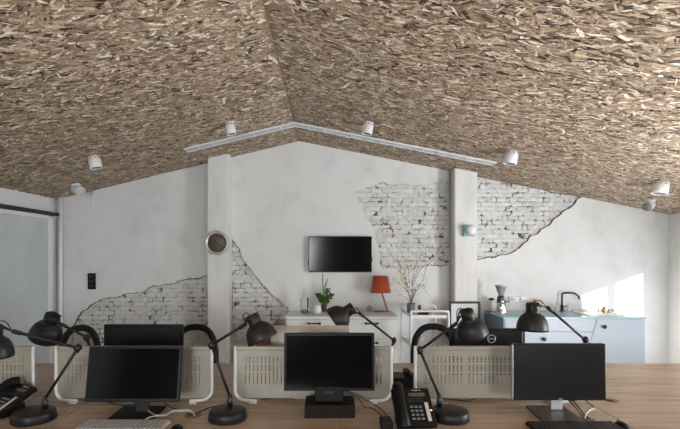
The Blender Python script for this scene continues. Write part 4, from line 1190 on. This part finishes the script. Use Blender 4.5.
# ------------------------------------------------------------------ telephones
def phone(loc, rz, label, keys=True, tilt=.62):
    t = thing('desk_phone', label, 'telephone', loc, rz)
    R = Matrix.Translation((0, -.09, .018)) @ Matrix.Rotation(tilt, 4, 'X')
    W2, L = .095, .215
    m = MB(); m.box(-W2, W2, 0, L, -.014, .014, .006, M=R)
    m.prism([(-W2+.015, 0), (W2-.015, 0), (W2-.015, .05), (-W2+.015, .05)], -.06, .05)
    m.build('body', M['black_plastic'], t)
    m = MB(); m.box(-.012, .068, L-.052, L-.032, .014, .016, M=R); m.build('display', M['lcd'], t)
    m = MB()
    pts = smooth_path([(-.062, -.005, .018), (-.064, .03, .04), (-.064, .11, .048), (-.064, .18, .042), (-.062, L, .022)], 5)
    m.tube(pts, [.027, .027, .026, .025, .024, .022, .021, .020, .020, .020, .020, .020, .021, .022, .024, .025, .026, .027, .027, .028, .028][:len(pts)], 14, M=R)
    m.build('handset', M['black_plastic'], t)
    m = MB(); m.box(.055, .072, .022, .125, .014, .017, M=R); m.build('label_strip', M['strip'], t)
    if keys:
        for r in range(4):
            for c in range(3):
                m = MB(); x_ = -.012+c*.022; y_ = .035+r*.022
                m.box(x_-.0075, x_+.0075, y_-.0055, y_+.0055, .014, .019, .0015, 1, M=R); m.build('key', M['key_grey'] if True else M['strip'], t)
        for r in range(2):
            for c in range(4):
                m = MB(); x_ = -.018+c*.021; y_ = .134+r*.015; m.box(x_-.008, x_+.008, y_-.004, y_+.004, .014, .018, .001, 1, M=R); m.build('function_key', M['key_dark'], t)
        if tilt > .5:
            m = MB(); m.box(.077, .084, .079, .084, .014, .0165, M=R); m.build('indicator_light', M['led'], t)
        text(t, 'Panasonic', tuple(R @ Vector((.03, L-.015, .0145))), .012, M['strip'], rot=(tilt, 0, 0), ext=.0003)
    return t
p = atz(413, 424, ZD)
phone((p.x, 2.21, ZD), .05, 'black desk telephone with handset beside the lamp base, middle of the near desks')
phone((-1.69, 2.37, ZD), -.45, 'black desk telephone in the bottom left corner beside the lamp base', tilt=.45)

# ------------------------------------------------------------------ cables, grommets and adapters
def grommet(px, py, r, label):
    p = atz(px, py, ZD); m = MB(); m.lathe([(0, 0), (r, 0), (r, .002), (r*.9, .0035), (0, .0035)], 28)
    tag(m.build('cable_grommet', M['grommet'], loc=p), label, 'cable grommet', 'cable grommets in the desks')
grommet(193, 415.5, .042, 'round brown cable grommet left of the round lamp base, near desk')
grommet(587, 420, .040, 'round brown cable grommet under the right monitor, near desk')
grommet(612, 400.5, .036, 'round brown cable grommet on the far desk beyond the right monitor')
grommet(266, 399, .03, 'round brown cable grommet showing beneath the middle divider')
def cable(pts, r, mt, label):
    """pts: (px, py, z above desk)"""
    w = [atz(a, b, ZD+max(c, r+.0005)) for a, b, c in pts]
    p0 = w[0]; m = MB(); m.tube(smooth_path([q-p0 for q in w], 8), r, 8)
    tag(m.build('cable', M[mt], loc=p0), label, 'cable')
cable([(143, 424, .014), (146, 419, .015), (155, 416, .014), (166, 415.5, .008), (172, 411, .01), (185, 410, .014), (192, 411, .012), (194, 416, .004)], .0032, 'cable_white', 'thick white cable looping to the grommet beside the left monitor')
cable([(146, 405, .03), (150, 412, .014), (160, 415, .013), (175, 412, .008), (190, 412, .008), (196, 415, .004)], .0018, 'cable_white', 'thin white cable with red plug below the left monitor')
cable([(164, 402, .02), (172, 408, .006), (184, 411, .004), (193, 416, .004)], .0027, 'cable_black', 'black cable running from left monitor down to the grommet')
cable([(226, 404, .006), (212, 407, .004), (203, 410, .004), (194, 415, .004)], .0027, 'cable_black', 'black lamp cord curling from the lamp base to the brown grommet')
cable([(108, 402, .006), (118, 405, .004), (130, 405, .003), (142, 403, .004)], .0027, 'cable_black', 'black cable lying behind the foot of the left monitor')
cable([(346, 391, .12), (356, 394, .105), (370, 402, .04), (383, 411, .006), (390, 421, .006)], .003, 'cable_black', 'thicker black cable sagging from the middle monitor towards the telephone')
cable([(345, 391, .12), (358, 398, .07), (364, 406.5, .006), (374, 409, .004), (385, 419, .004)], .0025, 'cable_black', 'thin black cable below the thicker one right of the riser')
cable([(567, 399, .05), (575, 407, .025), (582, 415, .01), (588, 418, .004)], .003, 'cable_black', 'left black cable dropping from the right monitor into the grommet')
cable([(572, 399, .05), (579, 408, .025), (586, 416, .01), (590, 418, .004)], .003, 'cable_black', 'middle black cable dropping from the right monitor into the grommet')
cable([(584, 399, .03), (590, 404, .008), (594, 407, .003)], .0025, 'cable_black', 'short black cable right of the two monitor cables')
cable([(585, 418, .012), (587, 413, .016), (591, 409.5, .014), (594, 409, .012)], .0035, 'cable_white', 'white plug cable bending out of the grommet under the right monitor')
cable([(441, 398, .004), (455, 399.5, .004), (468, 401, .004), (480, 397, .004), (490, 396.5, .004)], .003, 'cable_black', 'black cable lying beneath the divider behind the right of centre lamp')
cable([(432, 404, .006), (426, 402, .004), (418, 399, .004), (412, 398, .004)], .0025, 'cable_black', 'black lamp cord running left from the base beside the telephone')
cable([(604, 398.5, .006), (608, 400, .008), (614, 401, .004)], .0025, 'cable_black', 'little black cable entering the far grommet beyond the right monitor')
cable([(0, 408, .01), (28, 411, .006), (46, 412, .006), (58, 415, .004)], .0027, 'cable_black', 'black cord at the lamp base in the bottom left corner')
p = atz(147, 410, ZD)
m = MB(); m.box(-.006, .006, -.008, .008, 0, .008, .002)
tag(m.build('plug', M['red'], loc=p), 'tiny red plug below the left monitor', 'plug')
p = atz(564, 402.5, ZD)
m = MB(); m.box(-.025, .025, -.012, .02, 0, .012, .003)
tag(m.build('power_strip', M['ceramic'], loc=p), 'white power block just behind the right monitor foot', 'power strip')
p = atz(386, 428, ZD)
t = thing('power_adapter', 'black power adapter at the bottom edge left of the telephone', 'adapter', p)
m = MB(); m.box(-.028, .028, -.04, .04, 0, .045, .008); m.build('housing', M['black_plastic'], t)
m = MB(); m.tube(smooth_path([(0, .035, .03), (.01, .07, .03), (.005, .09, .02), (-.01, .1, .006)], 5), .003, 8); m.build('cord', M['cable_black'], t)
